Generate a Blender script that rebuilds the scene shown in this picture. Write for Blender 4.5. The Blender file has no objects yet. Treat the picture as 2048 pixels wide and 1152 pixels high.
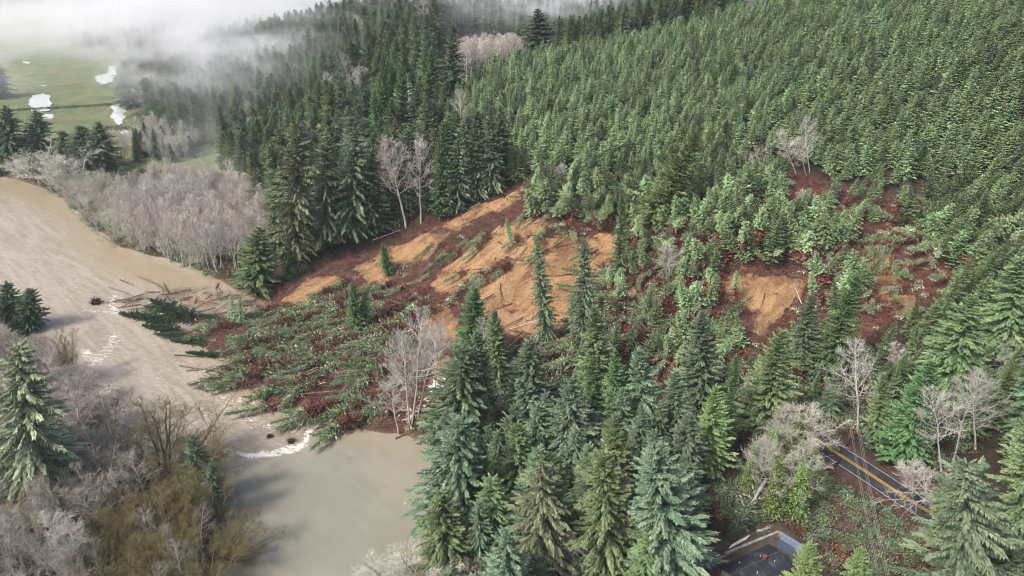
import bpy, math
import numpy as np
from mathutils import Vector, Matrix

# ------------------------------------------------------------------ camera, sky, sun, exposure
SC = bpy.context.scene
COL = SC.collection
CAMZ, PITCH, FPX = 150.0, math.radians(28.0), 1384.0
cam_d = bpy.data.cameras.new("camera"); cam = bpy.data.objects.new("camera", cam_d); COL.objects.link(cam)
cam.location = (0, 0, CAMZ); cam.rotation_euler = (math.radians(90) - PITCH, 0, 0)
cam_d.sensor_width = 36.0; cam_d.lens = 36.0 * FPX / 2048.0; cam_d.clip_start = 1.0; cam_d.clip_end = 12000.0
SC.camera = cam

SUN_EL, SUN_AZ = math.radians(48), math.radians(236)      # azimuth clockwise from +Y
world = bpy.data.worlds.new("World"); SC.world = world; world.use_nodes = True
wn = world.node_tree
sky = wn.nodes.new("ShaderNodeTexSky"); sky.sky_type = 'NISHITA'; sky.sun_disc = False
sky.sun_elevation = SUN_EL; sky.sun_rotation = SUN_AZ
sky.air_density = 1.0; sky.dust_density = 6.0; sky.ozone_density = 1.5; sky.altitude = 100
bg = wn.nodes["Background"]; bg.inputs[1].default_value = 0.125
wn.links.new(sky.outputs[0], bg.inputs[0])
sun_d = bpy.data.lights.new("sun", 'SUN'); sun = bpy.data.objects.new("sun", sun_d); COL.objects.link(sun)
sun_d.energy = 2.2; sun_d.angle = math.radians(9); sun_d.color = (1.0, 0.97, 0.92)
sdir = Vector((math.sin(SUN_AZ) * math.cos(SUN_EL), math.cos(SUN_AZ) * math.cos(SUN_EL), math.sin(SUN_EL)))
sun.rotation_euler = sdir.to_track_quat('Z', 'Y').to_euler()
SC.view_settings.view_transform = 'Standard'; SC.view_settings.look = 'None'
SC.view_settings.gamma = 1.0; SC.view_settings.use_curve_mapping = False
SC.view_settings.exposure = 0.80
SC.render.engine = 'CYCLES'
SC.cycles.use_denoising = True; SC.cycles.denoising_prefilter = 'FAST'; SC.cycles.pixel_filter_type = 'BLACKMAN_HARRIS'; SC.cycles.filter_width = 1.1
SC.cycles.max_bounces = 8; SC.cycles.diffuse_bounces = 2; SC.cycles.glossy_bounces = 3
SC.cycles.transmission_bounces = 2; SC.cycles.volume_bounces = 4; SC.cycles.transparent_max_bounces = 8
SC.cycles.volume_max_steps = 96
SC.cycles.use_adaptive_sampling = True; SC.cycles.adaptive_threshold = 0.02
SC.cycles.sample_clamp_indirect = 6.0

rng = np.random.default_rng(11)
def R(a=0.0, b=1.0): return float(rng.uniform(a, b))

# ------------------------------------------------------------------ picture geometry helpers
CP, SP = math.cos(PITCH), math.sin(PITCH)
def ray(px, py):
    u = (px - 1024.0) / FPX; v = (576.0 - py) / FPX
    return np.array([u, CP + v * SP, -SP + v * CP])
def project(P):
    P = np.asarray(P, float); x = P[..., 0]; y = P[..., 1]; z = P[..., 2] - CAMZ
    d = y * CP - z * SP; v = y * SP + z * CP
    return np.stack([1024 + FPX * x / d, 576 - FPX * v / d, d], -1)
def at_z(px, py, z):
    d = ray(px, py); t = (z - CAMZ) / d[2]; return np.array([d[0] * t, d[1] * t])

def vnoise(x, y, seed=0):
    xi = np.floor(x).astype(np.int64); yi = np.floor(y).astype(np.int64); fx = x - xi; fy = y - yi
    def h(a, b):
        n = (a * 374761393 + b * 668265263 + seed * 1274126177) & 0xffffffff
        n = ((n ^ (n >> 13)) * 1274126177) & 0xffffffff
        return ((n ^ (n >> 16)) & 0xffff) / 65535.0
    sx = fx * fx * (3 - 2 * fx); sy = fy * fy * (3 - 2 * fy)
    a = h(xi, yi) * (1 - sx) + h(xi + 1, yi) * sx; b = h(xi, yi + 1) * (1 - sx) + h(xi + 1, yi + 1) * sx
    return a * (1 - sy) + b * sy
def fbm(x, y, o=4, seed=0):
    s = 0; a = 0.5
    for k in range(o): s = s + a * (vnoise(x * 2 ** k, y * 2 ** k, seed + k) - 0.5); a *= 0.5
    return s
def sstep(a, b, x):
    t = np.clip((x - a) / (b - a), 0, 1); return t * t * (3 - 2 * t)

def poly_sd(X, Y, poly):
    """signed distance, negative inside"""
    poly = np.asarray(poly, float); n = len(poly)
    d = np.full(X.shape, 1e9); ins = np.zeros(X.shape, bool)
    for i in range(n):
        a = poly[i]; b = poly[(i + 1) % n]; e = b - a
        L = max(e @ e, 1e-9); t = np.clip(((X - a[0]) * e[0] + (Y - a[1]) * e[1]) / L, 0, 1)
        d = np.minimum(d, np.hypot(X - a[0] - t * e[0], Y - a[1] - t * e[1]))
        c = ((a[1] <= Y) & (b[1] > Y)) | ((b[1] <= Y) & (a[1] > Y))
        with np.errstate(divide='ignore', invalid='ignore'):
            xc = a[0] + (Y - a[1]) / (b[1] - a[1] if b[1] != a[1] else 1e-9) * e[0]
        ins ^= c & (X < xc)
    return np.where(ins, -d, d)
def line_d(X, Y, pts):
    d = np.full(X.shape, 1e9)
    for a, b in zip(pts[:-1], pts[1:]):
        a = np.asarray(a, float); b = np.asarray(b, float); e = b - a; L = max(e @ e, 1e-9)
        t = np.clip(((X - a[0]) * e[0] + (Y - a[1]) * e[1]) / L, 0, 1)
        d = np.minimum(d, np.hypot(X - a[0] - t * e[0], Y - a[1] - t * e[1]))
    return d

# ------------------------------------------------------------------ height of the land
CTRL = [  # pixel x, pixel y, height above the river
 # valley floor and banks
 (870,1152,1.5),(880,1000,2),(870,900,2),(900,860,3),(430,555,1.2),(330,515,1.2),(180,455,1.2),(60,365,1.2),(480,600,1.5),
 (500,500,2),(350,420,2),(300,330,1.6),(430,330,2),(100,300,1.5),(0,200,1.5),(100,180,1.5),(230,120,1.5),(280,230,1.6),(0,100,1.5),(200,80,1.5),
 (100,900,3),(300,1000,3),(100,1100,3),(0,750,3),(350,1150,3),(-300,900,4),(-300,700,3),(-300,300,2),(-300,150,2),(150,20,2),(-200,20,2),
 # slide toe lobe
 (300,640,.6),(420,700,1.0),(520,780,1.0),(650,830,1.0),(800,850,1.2),(450,640,3.0),(560,700,5),(700,760,5.5),(700,640,7),(800,700,7),(600,600,6),
 (900,800,5),(950,700,7.5),
 # slide body
 (760,520,12),(860,600,12),(960,560,17),(1000,640,10),(1100,650,11),(1050,520,23),(1120,460,30),(1000,440,30),(1050,385,38),(1180,400,38),
 (880,460,23),(960,405,33),
 (1250,500,27),(1250,620,17),(1150,700,9),(1300,560,24),(1400,620,22),(1500,540,31),(1500,660,21),(1650,560,29),(1750,520,32),(1850,560,31),
 (1300,440,37),(1450,440,42),(1600,430,42),(1750,430,42),(1900,440,44),(2040,460,46),
 (1300,370,42),(1450,360,48),(1600,365,48),(1750,360,50),(1900,370,52),(2048,390,53),(2300,420,60),
 (1150,340,47),(1250,330,49),
 # bench below the slide
 (1000,800,6),(1200,800,8),(1400,780,11),(1600,760,14),(1800,740,17),(2000,700,24),(2000,600,34),(1850,650,26),
 (1000,1000,5),(1200,1000,7),(1400,950,9),(1550,950,10),(1450,1080,10),(1600,1080,10.5),(1250,1150,8),(1000,1150,3),
 (1650,880,12),(1740,945,12),(1830,1003,12.2),(1700,1000,11.5),(1700,1100,11),(1900,900,15),(2000,1000,15),(2048,1152,13),(1850,1150,12),(2300,800,30),(2300,1000,20),
 # forest to the left of the slide
 (560,540,5),(650,500,11),(770,460,18),(520,450,3),(600,420,11),(700,400,20),(820,400,26),(930,370,32),(1020,340,40),
 (480,350,4),(560,330,12),(650,300,22),(750,300,32),(850,300,38),(950,290,44),
 (440,240,4),(520,230,12),(620,220,26),(720,210,38),(820,210,46),(900,220,52),
 (360,170,4),(450,160,10),(550,150,22),(650,140,38),(750,130,50),(850,130,58),
 (350,120,4),(450,105,10),(550,95,24),(650,85,42),(750,75,55),
 # plantation slope up to its crest
 (1000,260,52),(1100,240,56),(1250,240,60),(1400,250,61),(1550,250,64),(1700,250,66),(1850,260,68),(2048,270,70),
 (960,190,60),(1050,180,64),(1150,160,70),(1300,140,75),(1450,130,80),(1600,130,83),(1750,130,86),(1900,130,90),(2048,130,94),
 (1550,30,98),(1750,20,104),(2048,0,112),
]
cw = []; cz = []
for (px, py, z) in CTRL:
    cw.append(at_z(px, py, z)); cz.append(z)
for (x, y, z) in [(-700,1500,6),(-300,1700,8),(200,1700,40),(0,1250,25),(-500,900,2),(-900,700,2),(-900,300,4),(-700,100,5),
                  (-300,60,5),(0,40,0),(300,60,14),(600,100,30),(800,300,80),(900,600,130),(700,560,118),(420,600,104),(330,640,98),(100,640,60),(0,700,52),
                  (500,800,90),(800,900,120),(200,900,45),(-150,1000,14),(800,1500,120),(1500,1000,140),(1500,200,90),(250,560,90),(150,560,74),(60,560,60),(0,478,64),(40,480,69.5),(80,480,78.5),(120,480,87),(165,480,94)]:
    cw.append(np.array([x, y], float)); cz.append(z)
cw = np.array(cw); cz = np.array(cz)
S_ = 300.0
def tps_k(r2): return r2 * np.log(np.maximum(r2, 1e-12))
def tps_fit(P, z, lam=0.004):
    n = len(P); d2 = ((P[:, None] - P[None]) ** 2).sum(-1) / S_ ** 2
    K = tps_k(d2) + np.eye(n) * lam; Q = np.hstack([np.ones((n, 1)), P / S_])
    A = np.block([[K, Q], [Q.T, np.zeros((3, 3))]])
    return np.linalg.solve(A, np.concatenate([z, np.zeros(3)]))
TW = tps_fit(cw, cz)
def tps_eval(X, Y):
    out = TW[-3] + TW[-2] * X / S_ + TW[-1] * Y / S_
    for i in range(len(cw)):
        out = out + TW[i] * tps_k(((X - cw[i, 0]) ** 2 + (Y - cw[i, 1]) ** 2) / S_ ** 2)
    return out

# terrain sheet: one rectilinear grid, fine where the picture looks
def axis(a, b, st, lo, hi, g=1.16):
    mid = list(np.arange(a, b + .01, st)); l = []; s = st; v = a
    while v > lo: s *= g; v -= s; l.append(v)
    r = []; s = st; v = b
    while v < hi: s *= g; v += s; r.append(v)
    return np.array(l[::-1] + mid + r)
GX = axis(-300, 460, 2.0, -2600, 2600); GY = axis(80, 460, 2.0, -300, 3600)
XX, YY = np.meshgrid(GX, GY)
DX = np.clip(XX, -1500, 1700); DY = np.clip(YY, -100, 2000)
ZB = np.clip(tps_eval(DX, DY), 0.6, 190)
ZB = np.where(YY > 1500, ZB + (YY - 1500) * .02, ZB)

def bil(Z, x, y):
    x = np.asarray(x, float); y = np.asarray(y, float)
    i = np.clip(np.searchsorted(GX, x) - 1, 0, len(GX) - 2); j = np.clip(np.searchsorted(GY, y) - 1, 0, len(GY) - 2)
    u = np.clip((x - GX[i]) / (GX[i + 1] - GX[i]), 0, 1); v = np.clip((y - GY[j]) / (GY[j + 1] - GY[j]), 0, 1)
    return (Z[j, i] * (1 - u) + Z[j, i + 1] * u) * (1 - v) + (Z[j + 1, i] * (1 - u) + Z[j + 1, i + 1] * u) * v
ZCUR = ZB
def hit(px, py, Z=None):
    Z = ZCUR if Z is None else Z
    d = ray(px, py); t = np.concatenate([np.arange(60, 700, .5), np.arange(700, 4000, 4.0)])
    P = d[None] * t[:, None]; g = bil(Z, P[:, 0], P[:, 1]); below = P[:, 2] + CAMZ < g
    k = int(np.argmax(below)) if below.any() else len(t) - 1
    return np.array([P[k, 0], P[k, 1], g[k]])
def W(pts):
    out = []
    for p in pts:
        if len(p) == 3: out.append((p[1], p[2]))
        else: h_ = hit(*p); out.append((h_[0], h_[1]))
    return np.array(out)

# ------------------------------------------------------------------ zones on the ground (world outlines)
def wz(pts, z=0.0): return np.array([at_z(x, y, z) for x, y in pts])
RIVER = wz([(840,1500),(845,1152),(862,1050),(866,960),(866,905),(845,885),(800,872),(755,868),(700,856),(640,842),(600,822),(560,812),(505,800),(497,790),(512,765),(498,742),
            (455,728),(410,705),(395,690),(352,676),(345,664),(385,655),(440,650),(500,640),(540,622),(530,606),(490,592),(455,575),(430,558),
            (380,540),(335,522),(290,512),(240,498),(205,470),(175,455),(150,425),(128,400),(95,385),(55,368),(0,356),(-250,325),(-900,300),
            (-900,420),(-300,545),(-70,615),(60,720),(165,790),(250,868),(320,940),(420,1020),(455,1090),(430,1180),(390,1500)])
ROADP = [at_z(1560,836,12.2), at_z(1600,856,12.1), at_z(1672,905,12), at_z(1740,949,12), at_z(1835,1010,12.1), at_z(1960,1080,12.4), at_z(2150,1190,13), at_z(2500,1400,14)]
YARD = wz([(1395,1180),(1390,1095),(1440,1075),(1560,1045),(1580,1060),(1640,1120),(1660,1180),(1650,1400),(1400,1400)], 10.2)
SLIDE = W([(600,545),(700,500),(790,468),(880,425),(960,385),(1030,362),(1130,345),(1220,330),(1330,370),(1420,360),(1560,345),(1680,370),(1800,385),(2048,400),
           (2048,470),(1930,560),(1850,600),(1780,650),(1700,720),(1560,740),(1450,720),(1300,760),(1150,740),(1030,690),(900,760),(850,840),(790,865),(700,852),(600,815),
           (500,795),(505,745),(420,700),(350,670),(270,640),(270,600),(380,560),(500,600)])
SAND = [W(p) for p in (
  [(1060,480),(1130,455),(1190,500),(1200,560),(1180,610),(1120,660),(1060,680),(1000,662),(955,620),(925,595),(960,560),(1010,530)],
  [(860,575),(880,530),(940,485),(1000,450),(1070,430),(1100,455),(1050,480),(1000,530),(935,580),(890,600)],
  [(800,530),(740,512),(790,480),(850,450),(900,470),(860,515)],[(880,452),(905,424),(985,386),(1035,372),(1050,392),(990,425),(930,452)],
  [(560,602),(600,568),(660,540),(700,560),(660,600),(590,614)],[(700,530),(760,512),(800,548),(740,572)],
  [(1150,470),(1230,455),(1320,480),(1330,520),(1260,545),(1220,570),(1170,550)],
  [(1440,545),(1500,530),(1580,545),(1610,570),(1590,610),(1545,655),(1530,690),(1495,670),(1515,625),(1450,595)],
  [(1690,470),(1790,490),(1810,560),(1760,600),(1720,540)],
  [(1770,600),(1835,585),(1830,630),(1785,635)],
  [(820,620),(900,605),(930,680),(860,710)],[(1240,560),(1300,570),(1290,610),(1240,600)],
  [(415,700),(500,735),(520,770),(500,797),(440,765),(400,735)],[(1180,700),(1220,690),(1230,730),(1190,740)],
  [(870,700),(940,715),(900,760),(860,770)],[(380,640),(450,632),(440,655),(390,660)],
  [(640,828),(700,836),(740,864),(660,864)],[(560,800),(610,800),(620,824),(560,815)])]
FIELD = wz([(-1500,300),(-300,300),(0,300),(200,330),(420,345),(440,310),(395,270),(290,250),(240,200),(250,150),(330,120),(400,95),(330,40),(200,10),(-200,5),(-1500,60)], 1.6)
LAWN = wz([(395,300),(450,300),(470,335),(440,350),(405,335)], 2)

rd_ = fbm(XX / 14, YY / 14, 4, 5) * 7
RSD = poly_sd(XX, YY, RIVER) + rd_ * .55
ROADD = line_d(XX, YY, ROADP)
SLD = poly_sd(XX, YY, SLIDE)
m_slide = 1 - sstep(-3, 5, SLD + rd_)
m_sand = np.zeros_like(XX)
for P_ in SAND: m_sand = np.maximum(m_sand, 1 - sstep(-2.5, 2.0, poly_sd(XX, YY, P_) + rd_ * .8))
m_field = np.maximum(1 - sstep(-4, 4, poly_sd(XX, YY, FIELD) + rd_), 1 - sstep(-2, 2, poly_sd(XX, YY, LAWN)))
YSD = poly_sd(XX, YY, YARD)
m_yard = 1 - sstep(-1.5, 1.5, YSD + rd_ * .3)
# relief: rough ground, gullies down the slide, hummocks in the lobe
rough = fbm(XX / 22, YY / 22, 4, 21) * 3.0 * sstep(3, 9, ZB)
gul = fbm((XX * .80 + YY * .6) / 60, (XX * .6 - YY * .80) / 7.0, 4, 33)
ZG = ZB + rough * (1 - m_field) * (1 - m_yard)
ZG = ZG + m_slide * (gul * 6.5 * sstep(6, 16, ZB) + fbm(XX / 9, YY / 9, 4, 40) * 3.4 + fbm(XX / 3, YY / 3, 2, 44) * .9)
# head scarps: small steps where the ground has dropped
for pts, hgt in (([(600,548),(700,506),(790,474),(880,432),(960,392),(1040,366)], 4.0), ([(1450,535),(1530,530),(1620,545),(1700,540)], 2.5), ([(1480,350),(1600,372),(1760,372),(1900,385),(2048,398)], 3.0)):
    P_ = W(pts); dd = line_d(XX, YY, list(P_)); ZG = ZG - hgt * np.exp(-(dd / 5.0) ** 2)
# bank towards the river
tt = sstep(0, 7, RSD)
ZG = np.where(RSD < 0, -0.25 + RSD * .35, (-0.25) * (1 - tt) + ZG * tt)
ZG = np.maximum(ZG, -3.0)
ZG = np.where((RSD > 4), np.maximum(ZG, .35), ZG)
# road bench and yard
rz = 12.0 + sstep(150, 60, YY) * 0
tr = 1 - sstep(6.0, 11.0, ROADD)
ROADZ = 12.1
ZG = ZG * (1 - tr) + (ROADZ - .18) * tr
ty = 1 - sstep(-1, 4, YSD)
ZG = ZG * (1 - ty) + 10.0 * ty
ZCUR = ZG
def gz(x, y): return float(bil(ZG, x, y))

# ------------------------------------------------------------------ object helpers
def tag(o, label=None, cat=None, group=None, kind=None):
    if label: o['label'] = label
    if cat: o['category'] = cat
    if group: o['group'] = group
    if kind: o['kind'] = kind
    return o
def mesh_np(name, V, F, mats=(), mi=None, smooth=False, attrs=None):
    V = np.ascontiguousarray(V, np.float32); F = np.ascontiguousarray(F, np.int32)
    m = bpy.data.meshes.new(name); n, k = F.shape
    m.vertices.add(len(V)); m.vertices.foreach_set('co', V.ravel())
    m.loops.add(n * k); m.loops.foreach_set('vertex_index', F.ravel())
    m.polygons.add(n); m.polygons.foreach_set('loop_start', np.arange(0, n * k, k, dtype=np.int32))
    m.polygons.foreach_set('loop_total', np.full(n, k, np.int32))
    for x in mats: m.materials.append(x)
    if mi is not None: m.polygons.foreach_set('material_index', np.ascontiguousarray(mi, np.int32))
    if smooth: m.polygons.foreach_set('use_smooth', np.ones(n, bool))
    if attrs:
        for an, arr in attrs.items():
            if arr.ndim == 2:
                a = m.attributes.new(an, 'FLOAT_COLOR', 'POINT'); c = np.ones((len(V), 4), np.float32); c[:, :arr.shape[1]] = arr
                a.data.foreach_set('color', c.ravel())
            else:
                a = m.attributes.new(an, 'FLOAT', 'POINT'); a.data.foreach_set('value', np.ascontiguousarray(arr, np.float32))
    m.update(calc_edges=True); m.validate(); return m
def link(name, mesh, parent=None):
    o = bpy.data.objects.new(name, mesh); COL.objects.link(o)
    if parent is not None: o.parent = parent
    return o

# ------------------------------------------------------------------ materials
class NT:
    def __init__(s, name):
        s.m = bpy.data.materials.new(name); s.m.use_nodes = True; s.t = s.m.node_tree
        s.b = s.t.nodes['Principled BSDF']; s.b.inputs['Specular IOR Level'].default_value = .3
    def n(s, typ, **kw):
        x = s.t.nodes.new(typ)
        for k, v in kw.items():
            if k in ('inp',):
                for a, b in v.items(): s.set(x.inputs[a], b)
            else: setattr(x, k, v)
        return x
    def set(s, sock, v):
        if isinstance(v, bpy.types.NodeSocket): s.t.links.new(v, sock)
        else: sock.default_value = v
    def noise(s, scale, detail=4, rough=.55, coord=None, dist=0):
        x = s.n('ShaderNodeTexNoise'); x.inputs['Scale'].default_value = scale; x.inputs['Detail'].default_value = detail
        x.inputs['Roughness'].default_value = rough; x.inputs['Distortion'].default_value = dist
        if coord is not None: s.t.links.new(coord, x.inputs['Vector'])
        return x.outputs['Fac']
    def ramp(s, fac, stops):
        x = s.n('ShaderNodeValToRGB'); s.set(x.inputs[0], fac); cr = x.color_ramp
        while len(cr.elements) < len(stops): cr.elements.new(.5)
        for e, (p, c) in zip(cr.elements, stops): e.position = p; e.color = (*c, 1) if len(c) == 3 else c
        return x.outputs[0]
    def math(s, op, a, b=0.0, clamp=False):
        x = s.n('ShaderNodeMath', operation=op); x.use_clamp = clamp; s.set(x.inputs[0], a); s.set(x.inputs[1], b); return x.outputs[0]
    def mix(s, f, a, b, blend='MIX'):
        x = s.n('ShaderNodeMix', data_type='RGBA', blend_type=blend); s.set(x.inputs[0], f)
        for i, v in ((6, a), (7, b)):
            if isinstance(v, tuple): v = (*v, 1) if len(v) == 3 else v
            s.set(x.inputs[i], v)
        return x.outputs[2]
    def sm(s, x, a, b):
        q = s.n('ShaderNodeMapRange', interpolation_type='SMOOTHSTEP'); s.set(q.inputs[0], x); q.inputs[1].default_value = a; q.inputs[2].default_value = b
        return q.outputs[0]
    def bump(s, h, strength, dist):
        x = s.n('ShaderNodeBump'); x.inputs['Strength'].default_value = strength; x.inputs['Distance'].default_value = dist
        s.set(x.inputs['Height'], h); s.t.links.new(x.outputs[0], s.b.inputs['Normal'])
    def base(s, c, rough=.9):
        s.set(s.b.inputs['Base Color'], c if not isinstance(c, tuple) else (*c, 1)); s.set(s.b.inputs['Roughness'], rough); return s.m
    def pos(s): return s.n('ShaderNodeNewGeometry').outputs['Position']
    def obj(s): return s.n('ShaderNodeTexCoord').outputs['Object']
    def attr(s, nm, out=0):
        x = s.n('ShaderNodeAttribute'); x.attribute_name = nm; return x.outputs['Color'] if out == 0 else x.outputs['Fac']

def mat_ground():
    t = NT('ground'); p = t.pos(); a = t.attr('zone'); b = t.attr('zone2')
    s1 = t.n('ShaderNodeSeparateColor'); t.set(s1.inputs[0], a); slide, sand, field = s1.outputs[0], s1.outputs[1], s1.outputs[2]
    s2 = t.n('ShaderNodeSeparateColor'); t.set(s2.inputs[0], b); yard, shoulder, shore = s2.outputs[0], s2.outputs[1], s2.outputs[2]
    nb = t.noise(.055, 5, .6, p); nm = t.noise(.35, 6, .65, p); nf = t.noise(2.2, 4, .6, p)
    floor = t.ramp(nm, [(.3, (.026, .017, .012)), (.48, (.042, .028, .020)), (.62, (.038, .040, .020)), (.75, (.070, .048, .032))])
    red = t.ramp(t.math('ADD', t.math('MULTIPLY', nm, .6), t.math('MULTIPLY', nf, .4)), [(.34, (.040, .018, .015)), (.47, (.088, .034, .026)), (.57, (.15, .058, .038)), (.68, (.27, .125, .066))])
    mp = t.n('ShaderNodeMapping'); t.set(mp.inputs[0], p); mp.vector_type = 'TEXTURE'; mp.inputs['Rotation'].default_value = (0, 0, math.radians(43)); mp.inputs['Scale'].default_value = (11, 2.6, 30)
    st = t.noise(1.0, 6, .65, mp.outputs[0], .6)
    sandc = t.ramp(t.math('ADD', t.math('MULTIPLY', st, .55), t.math('MULTIPLY', nf, .45)), [(.32, (.12, .058, .032)), (.42, (.27, .145, .072)), (.52, (.385, .235, .12)), (.68, (.49, .325, .18))])
    sandf = t.sm(t.math('ADD', sand, t.math('MULTIPLY', t.math('SUBTRACT', t.math('ADD', t.math('MULTIPLY', nm, .4), t.math('MULTIPLY', st, .6)), .5), 3.2)), .48, .62)
    sandc = t.mix(t.sm(nb, .50, .66), sandc, t.ramp(st, [(.35, (.15, .075, .04)), (.6, (.30, .16, .08))]))
    # bits of bare soil showing elsewhere on the slide
    bare = t.math('MULTIPLY', t.sm(t.noise(.16, 6, .7, p), .60, .68), slide)
    sandf = t.math('MAXIMUM', sandf, t.math('MULTIPLY', bare, .8))
    fieldc = t.mix(t.sm(nb, .42, .6), t.ramp(nm, [(.3, (.15, .165, .075)), (.7, (.21, .21, .11))]), (.12, .165, .075))
    fieldc = t.mix(t.sm(t.noise(.02, 6, .7, p), .54, .66), fieldc, (.23, .20, .11))
    yardc = t.ramp(t.math('ADD', t.math('MULTIPLY', nm, .5), t.math('MULTIPLY', nf, .5)), [(.35, (.06, .045, .035)), (.5, (.11, .085, .07)), (.68, (.17, .14, .12))])
    shc = t.ramp(nf, [(.35, (.065, .032, .024)), (.65, (.16, .085, .065))])
    c = t.mix(slide, floor, red); c = t.mix(sandf, c, sandc)
    c = t.mix(field, c, fieldc)
    c = t.mix(shore, c, t.ramp(nf, [(.35, (.16, .105, .06)), (.65, (.27, .18, .10))]))
    c = t.mix(shoulder, c, shc); c = t.mix(yard, c, yardc)
    t.bump(t.math('ADD', t.math('MULTIPLY', nf, .55), t.math('ADD', nm, t.math('MULTIPLY', t.noise(7, 4, .6, p), .22))), .9, 1.3)
    return t.base(c, .92)
h_, w_ = XX.shape
z1 = np.stack([m_slide, m_sand, m_field], -1).reshape(-1, 3)
m_sh = (1 - sstep(5.6, 8.4, ROADD + rd_ * .4))
m_shore = (1 - sstep(1.0, 4.0, RSD)) * (1 - m_slide * .6)
z2 = np.stack([m_yard, m_sh, m_shore], -1).reshape(-1, 3)
ix = np.arange(h_ * w_).reshape(h_, w_)
GF = np.stack([ix[:-1, :-1], ix[:-1, 1:], ix[1:, 1:], ix[1:, :-1]], -1).reshape(-1, 4)
ground = link('ground', mesh_np('ground', np.stack([XX, YY, ZG], -1).reshape(-1, 3), GF, [mat_ground()], smooth=True, attrs={'zone': z1, 'zone2': z2}))
ground['kind'] = 'structure'

# river surface: colour and foam carried by attributes that belong to the water
def seg_field(X, Y, pts, wdt):
    return np.exp(-(line_d(X, Y, [at_z(a, b, 0) for a, b in pts]) / wdt) ** 2)
wx = np.arange(-340, 12, 1.3); wy = np.arange(60, 520, 1.3)
wx = np.concatenate([[-2400, -1500, -800, -500], wx]); WXX, WYY = np.meshgrid(wx, wy)
foam = np.zeros_like(WXX)
for pts, wd, am in (([(430,895),(470,906),(520,912),(560,908),(595,900),(612,880),(618,862)], 1.3, 1.35), ([(500,912),(560,900),(605,890)], 2.2, 1.1),
                    ([(480,800),(540,820),(600,840),(640,850)], 4.0, .80), ([(440,770),(450,800),(520,850),(590,860)], 5.0, .76), ([(150,560),(230,640),(300,740),(420,840)], 16.0, .48), ([(0,480),(120,560),(200,650)], 16, .40), ([(400,740),(480,810)], 7, .66), ([(230,592),(222,610),(236,622)], 1.6, 1.1), ([(165,622),(215,622),(238,628)], 1.2, .95),
                    ([(172,705),(190,728),(215,700),(228,672)], 4.0, .86), ([(205,770),(240,830),(262,850)], 4.0, .82), ([(160,700),(205,720)], 3.0, .9), ([(610,830),(650,822)], 1.2, .8),
                    ([(575,985),(600,1030),(640,1090),(660,1140)], 1.6, .40), ([(560,1010),(580,1060)], 3, .30), ([(410,880),(425,905)], 2, .9)):
    foam = np.maximum(foam, am * seg_field(WXX, WYY, pts, wd))
calm = sstep(-6, 8, poly_sd(WXX, WYY, wz([(1000,1600),(1000,860),(760,868),(620,872),(600,905),(520,920),(430,910),(200,1200),(200,1600)])) ) 
tan_ = (1 - sstep(-8, 10, poly_sd(WXX, WYY, wz([(60,360),(150,425),(200,480),(330,535),(430,560),(480,600),(400,600),(260,560),(205,545),(160,500),(100,420),(0,385),(-300,350)]))))
tan_ = np.maximum(tan_, .5 * (1 - sstep(0, 12, line_d(WXX, WYY, [at_z(a, b, 0) for a, b in [(400,700),(505,800),(640,850),(740,872),(850,890),(868,960)]]))))
def mat_water():
    t = NT('river_water'); p = t.pos(); s = t.n('ShaderNodeSeparateColor'); t.set(s.inputs[0], t.attr('flow'))
    fo, rough_w, silt = s.outputs[0], s.outputs[1], s.outputs[2]
    mp = t.n('ShaderNodeMapping'); t.set(mp.inputs[0], p); mp.vector_type = 'TEXTURE'; mp.inputs['Rotation'].default_value = (0, 0, math.radians(-12)); mp.inputs['Scale'].default_value = (1.6, .7, 1)
    n1 = t.noise(.035, 4, .6, p); n2 = t.noise(.5, 6, .65, mp.outputs[0], .8); n3 = t.noise(1.6, 5, .7, mp.outputs[0], .5)
    c = t.mix(t.sm(n1, .4, .62), (.235, .185, .125), (.285, .225, .155))
    c = t.mix(rough_w, t.mix(t.sm(n1, .4, .62), (.215, .205, .162), (.25, .235, .182)), t.mix(t.sm(n2, .40, .62), (.285, .24, .185), (.345, .295, .23)))
    m2 = t.n('ShaderNodeMapping'); m2.vector_type = 'TEXTURE'; t.set(m2.inputs[0], p); m2.inputs['Rotation'].default_value = (0, 0, math.radians(-43)); m2.inputs['Scale'].default_value = (34, 5, 1)
    st = t.noise(1.0, 6, .62, m2.outputs[0], 1.2)
    c = t.mix(t.math('MULTIPLY', t.sm(st, .45, .68), t.math('ADD', t.math('MULTIPLY', rough_w, .50), .10)), c, (.40, .345, .295))
    c = t.mix(t.math('MULTIPLY', t.sm(st, .50, .36), t.math('ADD', t.math('MULTIPLY', rough_w, .26), .05)), c, (.20, .155, .105))
    c = t.mix(t.math('MULTIPLY', silt, .8), c, (.285, .225, .145))
    ff = t.sm(t.math('ADD', fo, t.math('MULTIPLY', t.math('SUBTRACT', t.math('ADD', t.math('MULTIPLY', n3, .6), t.math('MULTIPLY', n2, .4)), .5), 4.2)), .78, 1.12)
    c = t.mix(ff, c, (.66, .62, .56))
    t.set(t.b.inputs['Roughness'], t.math('ADD', t.math('MULTIPLY', ff, .6), t.math('ADD', t.math('MULTIPLY', rough_w, .10), .07)))
    t.b.inputs['IOR'].default_value = 1.33; t.b.inputs['Specular IOR Level'].default_value = .5
    hh = t.math('MULTIPLY', t.math('ADD', t.math('MULTIPLY', n2, 1.0), t.math('MULTIPLY', n3, .35)), t.math('ADD', t.math('MULTIPLY', rough_w, .55), .012))
    t.bump(hh, .55, 1.0)
    t.set(t.b.inputs['Base Color'], c); return t.m
hw, ww = WXX.shape; ix = np.arange(hw * ww).reshape(hw, ww)
WF = np.stack([ix[:-1, :-1], ix[:-1, 1:], ix[1:, 1:], ix[1:, :-1]], -1).reshape(-1, 4)
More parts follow.
